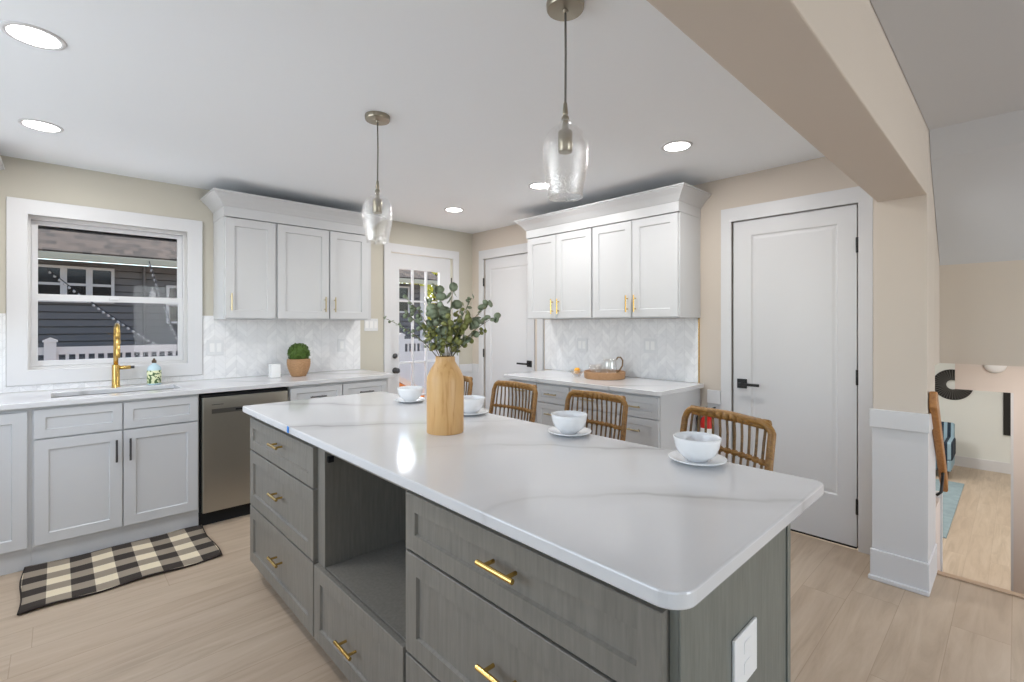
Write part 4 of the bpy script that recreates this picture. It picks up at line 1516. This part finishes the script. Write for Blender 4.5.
# ================================================================== HANDRAIL + LOWER ROOM THINGS
t = thing('handrail', 'wooden stair handrail descending behind the white pillar', 'handrail', (-0.1, -4.0, 0.6))
def sl(x):
    return 0.985 - 0.92 * (x + 0.33)
bm = bmesh.new()
prism(bm, [(-0.30, 1.0), (-0.305, 0.92), (0.24, 0.375), (0.24, 0.46), (-0.24, 0.96), (-0.27, 1.0)], -4.0005, -3.9685, 'xzy')
obj('rail', bm, M['rail_wood'], t, bevel=0.008, seg=3)
bm = bmesh.new()
prism(bm, [(-0.02, 0.55), (0.30, 0.43), (0.30, 0.37), (0.18, 0.30)], -3.985, -3.965, 'xzy')
obj('rail_end', bm, M['rail_wood'], t, bevel=0.004) if False else bm.free()
bm = bmesh.new()
tube(bm, [(0.05, -3.966, 0.40), (0.06, -3.985, 0.42), (0.09, -3.99, 0.52)], 0.007, 8)
obj('bracket', bm, M['black'], t, smooth=True)
# round wall decor
bm = bmesh.new()
t = thing('round_wall_hanging', 'black round woven wall hanging on the far white wall of the lower room', 'wall decor', (8.29, -3.46, 0.25))
lathe(bm, [(0.085, -0.012), (0.085, -0.03), (0.27, -0.022), (0.275, -0.01), (0.27, -0.004), (0.085, -0.004)], (8.298, -3.46, 0.25), 64, 'x', close=True)
obj('woven_ring', bm, M['spoke'], t)
bm = bmesh.new()
for i in range(40):
    a = 2 * PI * i / 40
    tube(bm, [(8.262, -3.46 + 0.09 * math.cos(a), 0.25 + 0.09 * math.sin(a)), (8.272, -3.46 + 0.265 * math.cos(a), 0.25 + 0.265 * math.sin(a))], 0.004, 5)
obj('radial_cords', bm, M['cord'], t)
# dark frame on far wall
o = obj('dark_wall_panel', bx(8.27, 8.299, -4.19, -4.10, -0.55, 0.18), M['black'], loc=(8.28, -4.15, -0.2), bevel=0.004)
tag(o, 'narrow dark framed panel on the far white wall of the lower room', 'picture frame')
# smoke detector
bm = bmesh.new()
lathe(bm, [(0.004, 0.0), (0.062, 0.0), (0.062, -0.012), (0.050, -0.030), (0.030, -0.034), (0.004, -0.034)], (1.5995, -4.156, 1.035), 36, 'x')
o = obj('smoke_detector', bm, M['plastic_white'], loc=(1.59, -4.156, 1.035), smooth=True)
tag(o, 'round white smoke detector on the wall over the lower opening', 'smoke detector')
# armchair
t = thing('armchair', 'blue striped armchair in the lower room', 'armchair', (7.5, -3.25, -1.2))
ax0, ax1, ay0, ay1 = 7.15, 7.85, -3.54, -2.84
obj('seat_cushion', bx(ax0, ax1 - 0.18, ay0 + 0.13, ay1 - 0.13, -0.90, -0.76), M['blue_stripe'], t, bevel=0.03, seg=3)
obj('frame', bx(ax0 + 0.02, ax1, ay0 + 0.02, ay1 - 0.02, -1.08, -0.902), M['blue_stripe'], t, bevel=0.02)
bm = bmesh.new()
prism(bm, [(ax1 - 0.18, -0.90), (ax1 - 0.02, -0.90), (ax1 + 0.06, -0.38), (ax1 - 0.06, -0.36)], ay0 + 0.02, ay1 - 0.02, 'xzy')
obj('backrest', bm, M['blue_stripe'], t, bevel=0.03, seg=3)
for s in (0, 1):
    y = ay0 if s == 0 else ay1 - 0.12
    obj('armrest', bx(ax0 + 0.02, ax1 - 0.08, y, y + 0.12, -0.90, -0.60), M['blue_stripe'], t, bevel=0.03, seg=3)
for x in (ax0 + 0.06, ax1 - 0.08):
    for y in (ay0 + 0.07, ay1 - 0.07):
        bm = bmesh.new(); tube(bm, [(x, y, -1.2), (x, y, -1.08)], [0.015, 0.022], 10)
        obj('leg', bm, M['bark'], t)
bm = bmesh.new()
slab_holes(bm, [4.2, 7.0], [-3.69, -2.6], -1.199, -1.188, [], 'xyz')
o = obj('teal_rug', bm, M['teal_rug'], loc=(5.5, -3.1, -1.2), bevel=0.003)
tag(o, 'pale teal rug on the floor of the lower room', 'rug')
bm = bmesh.new()
for (x, y) in ((3.4, -2.6), (3.4, -5.0), (6.2, -2.6), (6.2, -5.0)):
    area('lower_room_fill', (x, y, 1.22), 0.3, 22, (0, 0, -1), (1, 0.98, 0.95), 'DISK')  # added lights without fixtures, they brighten the lower room
bm.free()
for (x, y) in ((3.4, -2.6), (3.4, -5.0), (6.2, -2.6), (6.2, -5.0)):
    pass
area('stair_area_light', (0.9, -4.5, 1.22), 0.2, 7, (0, 0, -1), (1, 0.96, 0.92), 'DISK')  # unseen area light over the stairs, no fixture

# ================================================================== OUTSIDE
struct('trim_sun_blocker', bx(-5.0, 0.4, 0.145, 1.05, 2.52, 2.6), M['white_trim'])  # unseen slab added to keep direct sun off window and door
struct('trim_dark_board', bx(-4.6, -1.6, 0.45, 0.50, 2.010, 2.519), M['dark'])  # dark board drawing the dark band along the sink window's top
struct('ground', bx(-25, 25, 0.15, 30, -0.75, -0.65), M['grass'])
HY = 6.0
hs = thing('neighbour_house', 'grey sided neighbouring house with a shingle roof seen through the window', 'house', (-3, HY, -0.65))
def siding_bm(x0, x1, z0, z1, y):
    bm = bmesh.new()
    st_ = 0.115
    n = int((z1 - z0) / st_)
    prof = []
    for i in range(n):
        zt = z0 + (i + 1) * st_
        prof += [(y - 0.03, z0 + i * st_), (y - 0.012, zt - 0.014), (y + 0.04, zt - 0.014), (y + 0.04, zt - 0.0002)]
    prof += [(y + 0.2, z0 + n * st_), (y + 0.2, z0)]
    prism(bm, prof, x0, x1, 'yzx')
    return bm
HX1 = 3.12
obj('wall', siding_bm(-12, HX1, -0.65, 2.36, HY), M['siding'], hs)
obj('corner_board', bx(HX1, HX1 + 0.12, HY - 0.04, HY + 0.3, -0.65, 2.3), M['vinyl'], hs)
bm = bmesh.new()
prism(bm, [(HY - 0.45, 2.44), (HY - 0.45, 2.40), (HY + 2.1, 3.70), (HY + 2.1, 3.76)], -12.3, HX1 + 0.35, 'yzx')
obj('roof', bm, M['roof'], hs)
obj('gutter', bx(-12.3, HX1 + 0.35, HY - 0.56, HY - 0.455, 2.30, 2.40), M['cream_gutter'], hs, bevel=0.01)
obj('soffit', bx(-12.3, HX1 + 0.35, HY - 0.45, HY - 0.02, 2.36, 2.385), M['cream_gutter'], hs)
def house_window(x0, x1, z0, z1):
    w_ = 0.04
    bm = bmesh.new()
    slab_holes(bm, [x0, x1], [z0, z1], HY - 0.07, HY - 0.022, [(x0 + w_, x1 - w_, z0 + w_, z1 - w_)], 'xzy')
    f = obj('window', bm, M['vinyl'], hs)
    zm = z0 + (z1 - z0) * 0.5
    obj('window_rail', bx(x0 + w_, x1 - w_, HY - 0.06, HY - 0.03, zm - 0.02, zm + 0.02), M['vinyl'], f)
    obj('pane', bx(x0 + w_, x1 - w_, HY - 0.045, HY - 0.035, z0 + w_, z1 - w_), M['dark_pane'], f)
house_window(-3.70, -3.36, 1.68, 2.25)
house_window(-3.36, -3.06, 1.68, 2.25)
house_window(-3.06, -2.75, 1.68, 2.25)
house_window(-2.05, -1.5, 1.35, 2.02)
house_window(2.42, 2.80, 1.62, 2.26)
# wall lantern
bm = bmesh.new()
lathe(bm, [(0.004, 0), (0.035, 0), (0.05, 0.09), (0.035, 0.12), (0.004, 0.14)], (-2.25, HY - 0.08, 1.78), 12)
tube(bm, [(-2.25, HY - 0.02, 1.95), (-2.25, HY - 0.08, 1.97), (-2.25, HY - 0.08, 1.92)], 0.008, 6)
obj('lantern', bm, M['vinyl'], hs)
# fence
fn = thing('picket_fence', 'white vinyl fence with short pickets in front of the neighbouring house', 'fence', (0, 4.6, -0.65))
FYY = 4.6
for z0, z1 in ((0.93, 1.03), (0.70, 0.76), (-0.55, -0.45)):
    obj('rail', bx(-6.0, 5.5, FYY, FYY + 0.04, z0, z1), M['vinyl'], fn)
obj('panel', bx(-6.0, 5.5, FYY + 0.01, FYY + 0.03, -0.45, 0.70), M['vinyl'], fn)
pk0 = None
x = -3.75
cnt = 0
while x < 2.9 and cnt < 98:
    if -1.95 < x < 1.25:
        x += 0.10
        continue
    if pk0 is None:
        pk0 = obj('picket', bx(x, x + 0.035, FYY + 0.01, FYY + 0.03, 0.76, 0.93), M['vinyl'], fn)
        x_first = x
    else:
        c = pk0.copy(); COL.objects.link(c); c.parent = fn; c.location = (x - x_first, 0, 0)
    x += 0.10; cnt += 1
for x in (-3.50, -1.10, 1.78, 4.2):
    bm = bmesh.new()
    box(bm, x - 0.06, x + 0.06, FYY - 0.04, FYY + 0.08, -0.65, 1.10)
    prism(bm, [(x - 0.075, 1.10), (x + 0.075, 1.10), (x + 0.075, 1.12), (x, 1.16), (x - 0.075, 1.12)], FYY - 0.055, FYY + 0.095, 'xzy')
    obj('fence_post', bm, M['vinyl'], fn)
# garlands of pennant lights
def garland(p0, p1, label, n, sag=0.05):
    p0, p1 = Vector(p0), Vector(p1)
    t = thing('string_of_lights', label, 'string lights', tuple(p0), 'strings of lights outside the sink window')
    pts = [p0.lerp(p1, i / 24) - Vector((0, 0, sag * 4 * (i / 24) * (1 - i / 24))) for i in range(25)]
    bm = bmesh.new(); tube(bm, pts, 0.006, 6)
    obj('wire', bm, M['dark'], t)
    for k in range(n):
        q = (k + 0.5) / n * 24; i = int(q)
        c = pts[i].lerp(pts[i + 1], q - i)
        bm = bmesh.new()
        lathe(bm, [(0.003, 0.0), (0.010, -0.01), (0.019, -0.028), (0.015, -0.044), (0.003, -0.050)], tuple(c), 8)
        obj('bulb', bm, M['vinyl'], t, smooth=True)
garland((-3.54, 5.96, 2.19), (-2.36, 4.62, 1.06), 'string of white bulbs sloping down across the left of the sink window', 22, 0.05)
garland((-2.35, 5.42, 2.36), (-2.07, 4.62, 1.06), 'string of white bulbs hanging steeply at the right of the sink window', 18, 0.05)
bm = bmesh.new()
tube(bm, [(-2.36, 5.955, -0.6), (-2.36, 5.955, 2.3)], 0.02, 8)
obj('downspout', bm, M['siding'], hs)
# deck steps rail outside glazed door
t = thing('deck_stair', 'orange stained wooden deck stair outside the glazed door', 'stair', (0.2, 1.3, -0.65))
bm = bmesh.new()
prism(bm, [(-1.0, 1.12), (-1.0, 1.04), (0.9, 0.0), (0.9, 0.08)], 1.35, 1.44, 'xzy')
obj('rail_cap', bm, M['vinyl'], t)
bm = bmesh.new()
prism(bm, [(-1.0, 1.035), (-1.0, -0.65), (0.9, -0.65), (0.9, -0.005)], 1.37, 1.42, 'xzy')
obj('side_boards', bm, M['deck_wood'], t)
struct('patio', bx(-2.5, 1.0, 0.15, 1.3, -0.65, -0.05), M['deck_wood'])
# tree
def tree(x, y, z0, h, r, n, m1, label, seed):
    t = thing('tree', label, 'tree', (x, y, z0))
    rr = random.Random(seed)
    bm = bmesh.new()
    tube(bm, [(x, y, z0), (x + 0.1, y, z0 + h * 0.4), (x - 0.05, y, z0 + h * 0.8)], [0.14, 0.10, 0.04], 10)
    for i in range(9):
        a = rr.uniform(0, 2 * PI)
        zz = z0 + h * rr.uniform(0.3, 0.7)
        tube(bm, [(x + 0.05, y, zz), (x + r * 0.6 * math.cos(a), y + r * 0.6 * math.sin(a), zz + h * 0.18)], [0.04, 0.012], 6)
    obj('trunk', bm, M['bark'], t)
    bm = bmesh.new()
    for i in range(n):
        a = rr.uniform(0, 2 * PI); q = rr.random() ** 0.5; z = rr.uniform(-1, 1)
        k = math.sqrt(max(0, 1 - z * z))
        c = Vector((x + r * q * k * math.cos(a), y + r * q * k * math.sin(a), z0 + h * 0.62 + z * h * 0.42))
        leafdisc(bm, c, Vector((rr.uniform(-1, 1), rr.uniform(-1, 1), rr.uniform(-1, 1))), Vector((0.3, 0.2, 1)), rr.uniform(0.05, 0.09), 0.6)
    obj('foliage', bm, m1, t)
tree(5.6, 9.0, -0.65, 5.6, 1.25, 2600, M['tree_leaf'], 'yellow-green tree behind the house seen through the glazed door', 4)
tree(7.6, 11.5, -0.65, 6.5, 1.9, 2600, M['tree_green'], 'dark green tree at the right of the glazed door view', 9)
tree(5.4, 15.5, -0.65, 7.0, 2.4, 1800, M['tree_leaf'], 'pale yellow tree above the roof seen through the glazed door', 12)
